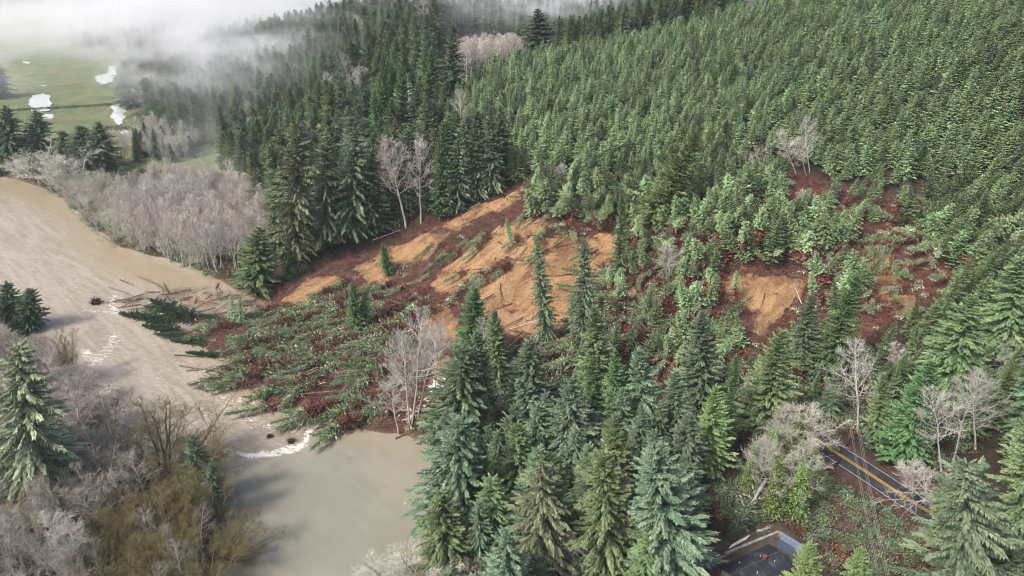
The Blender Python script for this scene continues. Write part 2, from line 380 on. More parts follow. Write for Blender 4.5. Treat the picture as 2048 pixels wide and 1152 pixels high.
river = link('river', mesh_np('river', np.stack([WXX, WYY, np.zeros_like(WXX)], -1).reshape(-1, 3), WF, [mat_water()], smooth=True,
             attrs={'flow': np.stack([foam, calm, tan_], -1).reshape(-1, 3)}))
river['kind'] = 'structure'

# ponds on the flooded pasture
def flat_poly(name, pts, m, z, kind='structure', nsub=4, amp=1.6, seed=0):
    P = []
    n = len(pts)
    for i in range(n):
        a, b = np.array(pts[i]), np.array(pts[(i + 1) % n])
        for k in range(nsub):
            q = a + (b - a) * k / nsub; q = q + (np.array([vnoise(np.array(q[0] / 5), np.array(q[1] / 5), seed), vnoise(np.array(q[0] / 5 + 50), np.array(q[1] / 5), seed)]) - .5) * amp * 2
            P.append((q[0], q[1], z))
    me = bpy.data.meshes.new(name); me.from_pydata(P, [], [list(range(len(P)))]); me.materials.append(m); me.update()
    o = link(name, me); o['kind'] = kind; return o
def simple(name, col, rough=.8, spec=.3, metal=0, noise=None, bump=None):
    t = NT(name)
    c = tuple(col)
    if noise:
        sc, amt = noise; f = t.noise(sc, 5, .6, t.obj()); d = tuple(x * (1 - amt) for x in c); e = tuple(min(1, x * (1 + amt)) for x in c)
        c = t.ramp(f, [(.3, d), (.7, e)])
        if bump: t.bump(f, bump, .1)
    t.base(c, rough); t.b.inputs['Specular IOR Level'].default_value = spec; t.b.inputs['Metallic'].default_value = metal
    return t.m
M_pond = simple('pond_water', (.42, .44, .44), .05, .5)
for k, pts in enumerate(([(60,190),(85,187),(102,192),(100,212),(98,222),(62,222),(57,205)], [(80,228),(102,228),(104,235),(84,235)], [(220,132),(236,130),(232,150),(222,165),(205,170),(190,160),(190,152),(210,148)],
        [(228,198),(246,196),(250,222),(248,246),(232,250),(222,228)], [(48,122),(60,124),(58,127),(44,126)], [(84,170),(95,170),(92,173),(84,173)], [(245,255),(275,262),(270,275),(245,268)])):
    q_ = wz(pts, 1.6); flat_poly('pond', list(q_), M_pond, float(bil(ZG, q_[:, 0], q_[:, 1]).max()) + .12, seed=k, amp=2.6)

# ------------------------------------------------------------------ plant materials
def mat_leaf(name, stops, trans=.0):
    t = NT(name); v = t.attr('var', 1); oi = t.n('ShaderNodeObjectInfo')
    c = t.ramp(v, stops)
    hsv = t.n('ShaderNodeHueSaturation'); t.set(hsv.inputs['Color'], c)
    t.set(hsv.inputs['Hue'], t.math('ADD', .5, t.math('MULTIPLY', t.math('SUBTRACT', oi.outputs['Random'], .5), .035)))
    t.set(hsv.inputs['Saturation'], .90); t.set(hsv.inputs['Value'], t.math('ADD', .86, t.math('MULTIPLY', oi.outputs['Random'], .40)))
    t.base(hsv.outputs[0], .55); t.b.inputs['Specular IOR Level'].default_value = .45
    return t.m
def mat_wood(name, a, b, sc=1.2):
    t = NT(name); oi = t.n('ShaderNodeObjectInfo')
    c = t.ramp(t.noise(sc, 4, .7, t.obj()), [(.3, a), (.7, b)])
    hsv = t.n('ShaderNodeHueSaturation'); t.set(hsv.inputs['Color'], c); t.set(hsv.inputs['Value'], t.math('ADD', .8, t.math('MULTIPLY', oi.outputs['Random'], .4)))
    return t.base(hsv.outputs[0], .85)
LEAF = {
 'blue':   mat_leaf('needles_blue_green', [(0, (0.053, 0.098, 0.057)), (.5, (0.097, 0.162, 0.091)), (1, (0.232, 0.298, 0.175))]),
 'dark':   mat_leaf('needles_dark_green', [(0, (0.055, 0.101, 0.057)), (.5, (0.097, 0.168, 0.085)), (1, (0.225, 0.291, 0.146))]),
 'green':  mat_leaf('needles_green', [(0, (0.065, 0.115, 0.045)), (.5, (0.115, 0.191, 0.071)), (1, (0.261, 0.332, 0.126))]),
 'bright': mat_leaf('needles_yellow_green', [(0, (0.041, 0.106, 0.034)), (.5, (0.082, 0.179, 0.056)), (1, (0.176, 0.297, 0.104))]),
 'olive':  mat_leaf('needles_olive', [(0, (0.056, 0.071, 0.032)), (.5, (0.110, 0.126, 0.057)), (1, (0.228, 0.236, 0.118))]),
 'lime':   mat_leaf('needles_lime', [(0, (0.077, 0.138, 0.035)), (.5, (0.152, 0.240, 0.065)), (1, (0.259, 0.345, 0.129))]),
 'pale':   mat_leaf('needles_pale_green', [(0, (0.119, 0.154, 0.078)), (.5, (0.238, 0.280, 0.150)), (1, (0.406, 0.448, 0.260))]),
 'young':  mat_leaf('needles_young', [(0, (0.092, 0.172, 0.064)), (.5, (0.181, 0.304, 0.117)), (1, (0.470, 0.573, 0.259))]),
 'planted':  mat_leaf('needles_planted', [(0, (0.101, 0.190, 0.074)), (.5, (0.198, 0.335, 0.134)), (1, (0.513, 0.633, 0.298))]),
 'felled': mat_leaf('needles_felled', [(0, (0.142, 0.196, 0.104)), (.5, (0.269, 0.345, 0.184)), (1, (0.631, 0.665, 0.392))]),
 'rust':   mat_leaf('dead_needles', [(0, (0.076, 0.021, 0.014)), (.5, (0.161, 0.045, 0.029)), (1, (0.292, 0.093, 0.063))]),
 'brown':  mat_leaf('dead_twigs_brown', [(0, (0.060, 0.035, 0.025)), (.5, (0.128, 0.084, 0.062)), (1, (0.255, 0.181, 0.140))]),
 'ivy':    mat_leaf('ivy_leaves', [(0, (.05, .10, .012)), (.5, (.11, .18, .025)), (1, (.20, .28, .06))]),
}
WOOD = {
 'bark': mat_wood('bark_dark', (.045, .032, .024), (.095, .075, .060)),
 'grey': mat_wood('bark_grey', (.13, .12, .105), (.26, .245, .22)),
 'white': mat_wood('bark_white', (.34, .32, .28), (.62, .59, .54), .8),
 'pink': mat_wood('twigs_pink', (.42, .37, .33), (.68, .615, .555)),
 'ash': mat_wood('twigs_grey', (.38, .35, .31), (.64, .60, .54)),
 'lichen': mat_wood('twigs_lichen', (.36, .345, .28), (.64, .62, .52)),
 'stem': mat_wood('bark_pale', (.30, .28, .255), (.56, .53, .49), .8),
 'brownt': mat_wood('twigs_brown', (.27, .22, .19), (.52, .45, .40)),
 'umber': mat_wood('twigs_umber', (.22, .19, .155), (.44, .395, .34)),
 'moss': mat_wood('moss_branches', (.115, .092, .045), (.27, .225, .10), .30),
 'redwood': mat_wood('torn_wood', (.18, .075, .035), (.42, .22, .12)),
 'log': mat_wood('log_weathered', (.085, .060, .045), (.22, .165, .125)),
}

# ------------------------------------------------------------------ plant meshes
def nrm(a): return a / np.maximum(np.linalg.norm(a, axis=-1, keepdims=True), 1e-9)
def kites(P, D, L, Wd, roll=None, sag=.0, rg=rng, mid=.42):
    """flat leaf-shaped sprays: root P, direction D, length L, half width Wd"""
    n = len(P); up = np.tile([0, 0, 1.0], (n, 1)); side = nrm(np.cross(D, up) + 1e-6); nn = np.cross(side, D)
    a = rg.normal(0, .55, n)[:, None] if roll is None else roll
    side = side * np.cos(a) + nn * np.sin(a)
    M = P + D * (L * mid)[:, None]; T = P + D * L[:, None]; T[:, 2] -= sag * L; M[:, 2] += .04 * L
    V = np.stack([P, M - side * Wd[:, None], T, M + side * Wd[:, None]], 1).reshape(-1, 3)
    F = np.arange(n * 4).reshape(-1, 4); return V, F
def tubes(P0, P1, R0, R1, k=3):
    n = len(P0); D = nrm(P1 - P0); ref = np.where(np.abs(D[:, 2:3]) > .9, np.array([[1.0, 0, 0]]), np.array([[0, 0, 1.0]]))
    a = nrm(np.cross(D, ref)); b = np.cross(D, a); an = np.arange(k) * 2 * math.pi / k
    ring = a[:, None] * np.cos(an)[None, :, None] + b[:, None] * np.sin(an)[None, :, None]
    V = np.concatenate([P0[:, None] + ring * R0[:, None, None], P1[:, None] + ring * R1[:, None, None]], 1).reshape(-1, 3)
    i = np.arange(k); j = (i + 1) % k; f = np.stack([i, j, j + k, i + k], -1)
    F = (f[None] + (np.arange(n) * 2 * k)[:, None, None]).reshape(-1, 4); return V, F
def merge(parts):
    V = []; F = []; A = []; M = []; o = 0
    for (v, f, a, m) in parts:
        V.append(v); F.append(f + o); A.append(np.broadcast_to(np.asarray(a, float), (len(v),)) if np.ndim(a) == 0 else a)
        M.append(np.full(len(f), m)); o += len(v)
    return np.concatenate(V), np.concatenate(F), np.concatenate(A), np.concatenate(M)

def conifer(seed, H=30., Rm=4.5, base=.08, wh=46, nb=6, nt=9, a0=.15, a1=.9, sag0=.45, sag1=.25, shape=.8, tw=1.15, dens=1.0, ragged=.25, top_dead=0, brown_below=0., droop=.35, wtw=.24, gap=0.):
    """returns crown parts and trunk parts for a conifer of height H"""
    g = np.random.default_rng(seed)
    hs = base + (1 - base) * (np.linspace(0, 1, wh) ** .92); B = []
    az0 = g.uniform(0, 6.28); lop = g.uniform(.75, 1.2, 8)
    for i, h in enumerate(hs[:-1]):
        nbi = max(3, int(round(nb * g.uniform(.75, 1.2))))
        for b in range(nbi):
            az = az0 + i * 2.4 + b * 6.283 / nbi + g.normal(0, .25); hh = h + g.uniform(-.5, .5) / wh
            if g.random() < gap: continue
            u = (hh - base) / (1 - base); prof = max(.04, (1 - u)) ** shape * min(1, .55 + u * 5)
            L = Rm * prof * g.uniform(1 - ragged, 1 + ragged * .6) * lop[int(az / 6.283 * 8) % 8]
            B.append((hh * H, az, L, u))
    B = np.array(B); hB, az, L, u = B.T; n = len(B)
    out = np.stack([np.cos(az), np.sin(az), np.zeros(n)], -1)
    aa = a0 + (a1 - a0) * u ** 1.5 + g.normal(0, .08, n); sg = sag0 + (sag1 - sag0) * u + g.normal(0, .06, n)
    wob = g.normal(0, .10, n); tang = np.stack([-np.sin(az), np.cos(az), np.zeros(n)], -1)
    def spine(s):
        s = s[:, None] if s.ndim == 1 else s
        r = L[:, None] * s; z = hB[:, None] + L[:, None] * (aa[:, None] * s - sg[:, None] * s ** 2 + .12 * s ** 4)
        return out[:, None] * r[..., None] + tang[:, None] * (wob[:, None] * r * s)[..., None] + np.array([0, 0, 1.0]) * z[..., None]
    T = max(3, int(nt * dens)); s = (np.arange(T) + .5) / T * .96 + .04
    S = np.tile(s, (n, 1)) + g.uniform(-.4, .4, (n, T)) / T; S = np.clip(S, .03, .99)
    P = spine(S); dP = nrm(spine(np.clip(S + .05, 0, 1.05)) - P)
    parts = []; var_b = g.random(n) * .45
    for sd in (-1, 0, 1) if nt > 15 else (-1, 1):
        lt = tw * (L[:, None] ** .55) * (.95 - .55 * S) * g.uniform(.65, 1.2, S.shape) * np.where(S < .15, .6, 1)
        D = nrm(dP * .75 + tang[:, None] * sd * .8 + np.array([0, 0, -1.0]) * (droop if sd else -.25) + g.normal(0, .13, P.shape))
        v, f = kites(P.reshape(-1, 3), D.reshape(-1, 3), lt.ravel() * .62, (lt * wtw * .62).ravel(), sag=.12, rg=g)
        var = (var_b[:, None] + g.random(S.shape) * .35 + .28 * S).ravel(); cut = np.repeat(hB, T) < brown_below * H
        parts.append((v, f, np.repeat(var, 4), np.where(cut, 1, 0)))
    # boughs and tips
    s5 = np.linspace(0, 1, 4); Q = spine(np.tile(s5, (n, 1)))
    for k in range(3):
        P0, P1 = Q[:, k], Q[:, k + 1]; r = .02 + .012 * L * (1 - k * .3)
        v, f = tubes(P0, P1, r * .9, r * .6, 3); parts.append((v, f, .15, np.full(len(f), 2)))
    v, f = kites(Q[:, 2], nrm(Q[:, 3] - Q[:, 2]), np.linalg.norm(Q[:, 3] - Q[:, 2], axis=1) * 1.25, L * .05 + .08, rg=g)
    parts.append((v, f, np.repeat(var_b + .35, 4), np.where(hB < brown_below * H, 1, 0)))
    V = []; F = []; A = []; M = []; o = 0
    for v, f, a, m in parts:
        V.append(v); F.append(f + o); o += len(v); A.append(np.broadcast_to(np.asarray(a, float), (len(v),))); M.append(m)
    crown = (np.concatenate(V), np.concatenate(F), np.concatenate(A), np.concatenate(M))
    m = 9; zz = np.linspace(-1.0, H, m); c = np.stack([g.normal(0, .06, m), g.normal(0, .06, m), zz], -1); rr = (H * .0135) * (1 - zz.clip(0) / H) ** .8 + .03
    tv, tf = tubes(c[:-1], c[1:], rr[:-1], rr[1:], 7)
    return crown, (tv, tf)

def bare(seed, H=20., base=.35, spread=.55, nbr=20, twigs=7, fine=4, kink=.12, up=.75, r0=.22, thick=1.0, multi=1, tl=1.0, hang=0.):
    """leafless broadleaf tree: trunk segments and branch segments"""
    g = np.random.default_rng(seed); TS = []; BS = []
    def walk(p, d, L, r, n, store, upb, k=kink):
        pts = [p]; 
        for i in range(n):
            d = d + g.normal(0, k, 3); d[2] += upb; d = d / np.linalg.norm(d); q = p + d * (L / n)
            ra = r * (1 - i / n * .75); rb = r * (1 - (i + 1) / n * .75); store.append((p, q, ra, rb)); p = q; pts.append(p)
        return pts, d
    for mt in range(multi):
        d0 = np.array([g.normal(0, .05), g.normal(0, .05), 1.0]) if multi == 1 else np.array([math.cos(mt * 6.28 / multi) * g.uniform(.15, .62), math.sin(mt * 6.28 / multi) * g.uniform(.15, .62), 1.0])
        HH = H * g.uniform(.85, 1) if multi > 1 else H
        pts, d = walk(np.array([0, 0, -.6]), d0 / np.linalg.norm(d0), HH + .6, r0, 10, TS, .02, kink * .45)
        for i in range(nbr // multi):
            u = base + (1 - base) * ((i + g.random()) / (nbr // multi)); k = min(9, int(u * 10)); p = pts[k] + (pts[k + 1] - pts[k]) * (u * 10 - k)
            az = i * 2.4 + g.normal(0, .4); el = .35 + .65 * u * up; hl = H * (spread * (1 - u) ** .7 * .8 + .07) * g.uniform(.7, 1.15)
            d = np.array([math.cos(az) * math.cos(el), math.sin(az) * math.cos(el), math.sin(el)])
            b, _ = walk(p, d, hl, r0 * .36 * (1 - u * .5), 5, TS, .08 - hang * .3)
            for j in range(twigs):
                w = .22 + .78 * (j + g.random()) / twigs; kk = min(4, int(w * 5)); q = b[kk] + (b[kk + 1] - b[kk]) * (w * 5 - kk)
                dd = nrm(b[kk + 1] - b[kk]) + g.normal(0, .55, 3); dd[2] += .25 - hang; dd = nrm(dd); l2 = hl * .36 * (1.25 - w) * tl + H * .022
                c, _ = walk(q, dd, l2, r0 * .13 * thick, 3, BS, .08 - hang * .3, kink * 1.5)
                for m in range(fine):
                    cc = c[1 + m % 3]; d3 = nrm(dd + g.normal(0, .55, 3) + np.array([0, 0, .15 - hang])); e = cc + d3 * (l2 * .55 * g.uniform(.6, 1.2) + .3)
                    BS.append((cc, e, r0 * .075 * thick, r0 * .045 * thick))
    def tb(S, k):
        P0 = np.array([s[0] for s in S]); P1 = np.array([s[1] for s in S]); a = np.array([s[2] for s in S]); b = np.array([s[3] for s in S]); return tubes(P0, P1, a, b, k)
    return tb(BS, 3), tb(TS, 5)

PROTO = {}
def reg(kind, name, H, pieces, simple_mesh, Rm):
    """pieces: list of (part name, mesh)"""
    PROTO.setdefault(kind, []).append(dict(name=name, H=H, pieces=pieces, simple=simple_mesh, R=Rm))
def make_conifer_proto(kind, name, seed, leaf, H, Rm, **kw):
    (V, F, A, M), (tv, tf) = conifer(seed, H, Rm, **kw)
    crown = mesh_np('crown', V, F, [LEAF[leaf], LEAF['rust'], WOOD['bark']], M, attrs={'var': A})
    trunk = mesh_np('trunk', tv, tf, [WOOD['bark']], smooth=True)
    Vs = np.concatenate([V, tv]); Fs = np.concatenate([F, tf + len(V)]); sm = mesh_np(name, Vs, Fs, [LEAF[leaf], LEAF['rust'], WOOD['bark']], np.concatenate([M, np.full(len(tf), 2)]), attrs={'var': np.concatenate([A, np.full(len(tv), .2)])})
    reg(kind, name, H, [('crown', crown), ('trunk', trunk)], sm, Rm)
def recolor(src, kind, leaf):
    """same shapes in another needle colour"""
    for p in PROTO[src]:
        ps = []
        for n, m in p['pieces']:
            m2 = m.copy()
            if n == 'crown': m2.materials[0] = LEAF[leaf]
            ps.append((n, m2 if n == 'crown' else m))
        s = p['simple'].copy(); s.materials[0] = LEAF[leaf]
        PROTO.setdefault(kind, []).append(dict(name=p['name'], H=p['H'], pieces=ps, simple=s, R=p['R']))
def make_bare_proto(kind, name, seed, tw, tr, H, ivy=0, **kw):
    (bv, bf), (tv, tf) = bare(seed, H, **kw)
    br = mesh_np('crown', bv, bf, [WOOD[tw]]); trk = mesh_np('trunk', tv, tf, [WOOD[tr]], smooth=True); pcs = [('crown', br), ('trunk', trk)]
    V = np.concatenate([bv, tv]); F = np.concatenate([bf, tf + len(bv)]); sm = mesh_np(name, V, F, [WOOD[tw], WOOD[tr]], np.concatenate([np.zeros(len(bf)), np.ones(len(tf))]))
    if ivy:
        g = np.random.default_rng(seed + 900); n = 2200; z = g.random(n) ** .8 * H * ivy; a = g.random(n) * 6.28; r = g.random(n) * (.5 + 2.6 * (1 - z / (H * ivy + .1)) * H / 22)
        P = np.stack([np.cos(a) * r, np.sin(a) * r, z], -1); D = nrm(np.stack([np.cos(a), np.sin(a), g.normal(-.2, .5, n)], -1))
        v, f = kites(P, D, g.uniform(.3, .8, n), g.uniform(.1, .26, n), rg=g)
        pcs.append(('ivy', mesh_np('ivy', v, f, [LEAF['ivy']], attrs={'var': np.repeat(g.random(n), 4)})))
    reg(kind, name, H, pcs, sm, H * .2)

# mature conifers
for k in range(5):
    make_conifer_proto('spruce_blue', 'spruce_tree', 100 + k, 'blue', 34, 7.4, wh=50, nb=8, nt=26, base=.06, a0=.12, a1=.80, sag0=.42, sag1=.3, shape=.52 + .05 * (k % 3), tw=.78, ragged=.42, droop=.36, wtw=.24, gap=.12)
for k in range(4):
    make_conifer_proto('fir_green', 'fir_tree', 140 + k, 'green', 30, 5.4, wh=50, nb=8, nt=20, base=.07, a0=.30, a1=1.0, sag0=.42, shape=.58, tw=.78, droop=.30, ragged=.40, wtw=.26, gap=.12)
for k in range(3):
    make_conifer_proto('shaggy_olive', 'spruce_tree', 170 + k, 'olive', 36, 6.6, wh=44, nb=7, nt=26, base=.09, a0=.12, a1=.7, sag0=.60, sag1=.35, shape=.50, tw=.80, droop=.85, ragged=.45, wtw=.15, gap=.14)
recolor('spruce_blue', 'spruce_dark', 'dark'); recolor('fir_green', 'fir_bright', 'bright'); recolor('fir_green', 'fir_dark', 'dark'); recolor('spruce_blue', 'spruce_green', 'green')
recolor('fir_green', 'fir_lime', 'lime'); recolor('shaggy_olive', 'shaggy_pale', 'pale'); recolor('shaggy_olive', 'shaggy_dark', 'dark'); recolor('fir_green', 'fir_blue', 'blue')
# plantation trees
for k in range(4):
    make_conifer_proto('young', 'young_spruce', 200 + k, 'young', 16, 3.3, wh=26, nb=6, nt=8, base=.10, a0=.25, a1=.85, sag0=.30, sag1=.2, shape=.72, tw=.80, droop=.15, ragged=.34, wtw=.28, gap=.06)
recolor('young', 'planted', 'planted'); recolor('young', 'young_green', 'green'); recolor('young', 'young_blue', 'blue')
# plantation trees shaken loose: green top over bare rusty lower branches
for k in range(5):
    make_conifer_proto('felled', 'fallen_spruce', 240 + k, 'felled', 17, 3.5, wh=28, nb=7, nt=14, base=.16, a0=.55, a1=1.3, sag0=.55, sag1=.3, shape=.50, tw=.78, droop=.25, ragged=.60, brown_below=.30 + .06 * k, wtw=.26, gap=.10)
recolor('felled', 'felled_green', 'young')
for k in range(3):
    make_conifer_proto('gapstand', 'young_spruce', 260 + k, 'young', 17, 2.8, wh=26, nb=6, nt=7, base=.06, a0=.25, a1=1.0, sag0=.35, sag1=.25, shape=.6, tw=.95, droop=.25, ragged=.3, brown_below=.42, wtw=.26, gap=.06)
# dead conifer snag
(V_, F_, A_, M_), (tv_, tf_) = conifer(300, 26, 2.6, wh=22, nb=4, nt=3, base=.25, a0=-.1, a1=.4, sag0=.35, sag1=.2, shape=.7, tw=.7, droop=.6, wtw=.16, gap=.1)
reg('snag', 'dead_conifer', 26, [('crown', mesh_np('crown', V_, F_, [WOOD['white']], np.zeros(len(F_)))), ('trunk', mesh_np('trunk', tv_, tf_, [WOOD['white']], smooth=True))], None, 2.5)
# bare broadleaf trees
for k in range(3):
    make_bare_proto('alder_white', 'alder_tree', 400 + k, 'white', 'white', 22, nbr=24, twigs=8, fine=4, base=.38, spread=.50, thick=1.15)
for k in range(4):
    make_bare_proto('alder_pink', 'alder_tree', 420 + k, 'pink', 'stem', 20, nbr=26, twigs=8, fine=4, base=.34, spread=.42, up=1.1, thick=1.25)
for k in range(3):
    make_bare_proto('alder_ash', 'alder_tree', 440 + k, 'ash', 'stem', 20, nbr=26, twigs=8, fine=4, base=.32, spread=.48, up=.95, thick=1.2)
for k in range(3):
    make_bare_proto('willow_lichen', 'willow_tree', 460 + k, 'lichen', 'stem', 15, nbr=30, twigs=9, fine=6, base=.12, spread=.62, multi=3, thick=1.5, kink=.2)
for k in range(3):
    make_bare_proto('maple_moss', 'maple_tree', 480 + k, 'moss', 'moss', 17, nbr=130, twigs=8, fine=5, base=.10, spread=.42, multi=10, thick=1.0, kink=.10, up=1.15, r0=.15)
for k in range(2):
    make_bare_proto('alder_ivy', 'alder_tree', 500 + k, 'lichen', 'grey', 22, ivy=.80, nbr=26, twigs=8, fine=5, base=.30, spread=.48, up=.9, thick=1.3)

# ------------------------------------------------------------------ placing plants
HEROES = []
def placed(kind, base, tip, name=None, label=None, cat=None, group=None, radial=1.0, var=None, parts=True, roll=None, tilt=None):
    P = PROTO[kind]; p = P[(var if var is not None else int(rng.integers(len(P)))) % len(P)]
    base = Vector(base); tip = Vector(tip); d = tip - base; Ln = d.length; s = Ln / p['H']
    q = d.to_track_quat('Z', 'Y') @ Matrix.Rotation(R(0, 6.28) if roll is None else roll, 4, 'Z').to_quaternion()
    nm = name or p['name']
    if parts or p['simple'] is None:
        o = bpy.data.objects.new(nm, None); COL.objects.link(o); o.empty_display_size = .5
        for pn, m in p['pieces']: link(pn, m, o)
    else: o = link(nm, p['simple'])
    o.location = base; o.rotation_mode = 'QUATERNION'; o.rotation_quaternion = q; o.scale = (s * radial, s * radial, s)
    return tag(o, label, cat, group)
def hero(kind, b, t, label, cat, name=None, rad=None, depth=0., **kw):
    """a tree whose foot stands on the land seen at pixel b and whose tip reaches the height seen at t; rad = half crown width in pixels"""
    g = hit(*b); d = ray(*t); k = (g[1] + depth) / d[1]; tip = d * k + np.array([0, 0, CAMZ])
    HEROES.append((g[0], g[1]))
    radial = 1.0
    if rad:
        dep = project(g)[2]; Rw = rad * dep / FPX; L = np.linalg.norm(tip - g); p0 = PROTO[kind][0]; radial = 1.12 * Rw / (p0['R'] * L / p0['H'])
    return placed(kind, g - np.array([0, 0, .25]), tip, name, label, cat, radial=radial, **kw)
def scatter(poly, step, world=False, avoid=0.0, jit=.42, mask=None):
    P = np.array(poly, float) if world else W(poly)
    x0, y0 = P.min(0); x1, y1 = P.max(0); xs = np.arange(x0, x1, step); ys = np.arange(y0, y1, step * .87)
    X, Y = np.meshgrid(xs, ys); X = X + (np.arange(len(ys)) % 2)[:, None] * step * .5
    X = X + rng.uniform(-jit, jit, X.shape) * step; Y = Y + rng.uniform(-jit, jit, Y.shape) * step
    k = (poly_sd(X, Y, P) < 0) & (poly_sd(X, Y, RIVER) > 1.0) & (line_d(X, Y, ROADP) > 8.5) & (poly_sd(X, Y, YARD) > 1.5)
    X, Y = X[k], Y[k]
    if avoid and HEROES:
        hx = np.array(HEROES); keep = np.ones(len(X), bool)
        for a, b in hx: keep &= np.hypot(X - a, Y - b) > avoid
        X, Y = X[keep], Y[keep]
    Z = bil(ZG, X, Y); return np.stack([X, Y, Z], -1)
def inframe(P, m=120):
    q = project(P); return (q[:, 2] > 20) & (q[:, 0] > -m) & (q[:, 0] < 2048 + m) & (q[:, 1] > -m * 2.2) & (q[:, 1] < 1152 + m * 2.2)

for src, dst, w in (('alder_pink', 'alder_brown', 'brownt'), ('alder_ash', 'alder_umber', 'umber')):
    for p in PROTO[src]:
        ps = []
        for n_, m_ in p['pieces']:
            m2 = m_.copy() if n_ == 'crown' else m_
            if n_ == 'crown': m2.materials[0] = WOOD[w]
            ps.append((n_, m2))
        s2 = p['simple'].copy(); s2.materials[0] = WOOD[w]; PROTO.setdefault(dst, []).append(dict(name=p['name'], H=p['H'], pieces=ps, simple=s2, R=p['R']))

# ------------------------------------------------------------------ labels for scattered plants
LAND = []     # (x, y, phrase) of the things one can find easily
SCAT = []     # scattered things that still need their label
KW = {'spruce_tree': 'spruce', 'fir_tree': 'fir', 'young_spruce': 'young spruce', 'alder_tree': 'bare alder', 'willow_tree': 'bare willow', 'maple_tree': 'mossy bare maple',
      'fallen_spruce': 'toppled spruce', 'broken_log': 'broken log'}
def mark(px, py, phrase):
    h_ = hit(px, py); LAND.append((h_[0], h_[1], phrase))
def HT(kind, b, t, label, rad=None, cat='tree', land=None, **kw):
    o = hero(kind, b, t, label, cat, rad=rad, **kw)
    if land: LAND.append((HEROES[-1][0], HEROES[-1][1], land))
    return o

# ---- conifers one can pick out, by the pixel of foot and tip
HT('spruce_blue', (905,1065), (925,835), 'wide blue green spruce overhanging the calm brown river bend', 75, land='riverbend blue spruce')
HT('spruce_dark', (912,905), (930,692), 'broad dark spruce with long drooping boughs beside the white house debris', 66, land='broad spruce by the debris')
HT('spruce_dark', (962,865), (955,662), 'dark spruce behind the broad drooping one near the bare white alders', 42)
HT('fir_bright', (948,738), (950,575), 'bushy yellow green fir standing at the foot of the bare sandy slope', 44, land='bushy fir below the sand')
HT('fir_green', (1000,775), (988,622), 'narrow bright green fir just right of the bushy one below the sand', 30)
HT('spruce_dark', (1062,830), (1060,682), 'dark spruce in front of the jumbled logs below the sand slope', 46, land='dark spruce by the log jumble')
HT('spruce_blue', (1095,890), (1035,760), 'pale blue spruce top leaning left over a green hemlock', 40)
HT('fir_green', (1045,1005), (1035,845), 'fresh green fir with layered boughs between dark blue spruces', 44, land='layered green fir')
HT('spruce_blue', (1135,965), (1145,755), 'round topped blue green spruce in the middle of the lower woods', 60, land='round topped blue spruce')
HT('fir_green', (1235,1030), (1232,832), 'green fir with a pale lichen tip above the lower woods', 46, land='lichen tipped fir')
HT('spruce_green', (1212,1165), (1210,905), 'large green spruce with heavy boughs near the bottom middle edge', 72, land='heavy green spruce at bottom')
HT('shaggy_olive', (1070,1170), (1088,922), 'shaggy olive spruce with a pale bare tip near the river bend', 74, land='shaggy olive spruce')
HT('spruce_blue', (1342,1180), (1308,888), 'huge pale blue spruce standing left of the yard', 84, land='huge blue spruce by the yard')
HT('spruce_blue', (1030,1290), (1015,1062), 'pale blue spruce cut by the bottom edge right of the shrubs', 66)
HT('fir_blue', (962,1085), (985,1000), 'small blue green fir at the water edge below the riverbend spruce', 30)
HT('spruce_dark', (1292,905), (1278,700), 'grey green spruce among the slim firs under the slide', 44, land='grey green spruce')
HT('fir_bright', (1240,885), (1230,700), 'slim yellow green fir between two darker trees under the slide', 32)
HT('fir_green', (1194,800), (1188,612), 'slender pointed green fir standing alone against the fallen logs', 38, land='slender pointed fir')
HT('fir_bright', (1188,860), (1184,712), 'short yellow green fir in front of the slender pointed fir', 28)
HT('fir_dark', (1350,915), (1352,742), 'slim dark fir with a neat cone right of the grey green spruce', 36, land='neat dark cone fir')
HT('fir_dark', (1402,815), (1404,622), 'tall dark fir rising in front of the toppled plantation trees', 40, land='tall dark fir')
HT('fir_lime', (1412,955), (1432,772), 'light lime green fir leaning right beside dark woods', 38, land='lime green fir')
HT('fir_bright', (1448,900), (1472,712), 'narrow bright fir leaning right behind the lime green one', 22)
HT('fir_green', (1522,880), (1566,662), 'big green fir with spreading boughs leaning right under the sandy patch', 48, land='spreading green fir')
HT('fir_bright', (1650,765), (1714,550), 'tall bright green fir leaning right between two sandy patches', 37, land='tall leaning bright fir')
HT('fir_dark', (1600,745), (1622,590), 'dark drooping fir left of the tall leaning bright fir', 30)
HT('spruce_green', (1890,800), (1946,590), 'broad olive green spruce high on the right hand slope', 60, land='broad slope spruce')
HT('fir_bright', (1795,935), (1866,722), 'bright green fir with feathery sprays above the road', 50, land='feathery fir above the road')
HT('fir_green', (1748,900), (1768,748), 'narrow green fir left of the feathery fir above the road', 28)
HT('fir_green', (1850,720), (1872,610), 'middle sized green fir left of the broad slope spruce', 34)
HT('spruce_green', (2012,720), (2040,515), 'tall green spruce at the right edge above the bare twigs', 52)
HT('spruce_dark', (2060,880), (2110,690), 'dark spruce at the right edge behind the white alders', 60)
HT('shaggy_dark', (1925,1250), (1935,925), 'large grey green spruce with hanging boughs below the road end', 92, land='large hanging spruce')
HT('spruce_green', (2035,1170), (2075,825), 'green spruce filling the lower right corner of the woods', 72)
HT('spruce_green', (1925,1105), (1905,955), 'middle sized green spruce hiding the right end of the road', 46)
HT('fir_lime', (1600,1260), (1622,1090), 'sunny yellow green young fir in front of the dark roof', 44, cat='tree')
HT('fir_lime', (1706,1240), (1722,1096), 'small yellow green fir under the power lines', 34)
HT('shaggy_dark', (1095,695), (1074,480), 'thin ragged olive spruce standing before the bare sand slope', 25, land='thin ragged spruce')
HT('shaggy_dark', (1170,765), (1168,472), 'tall ragged brownish spruce with drooping limbs beside the sand slope', 38, land='tall ragged spruce')
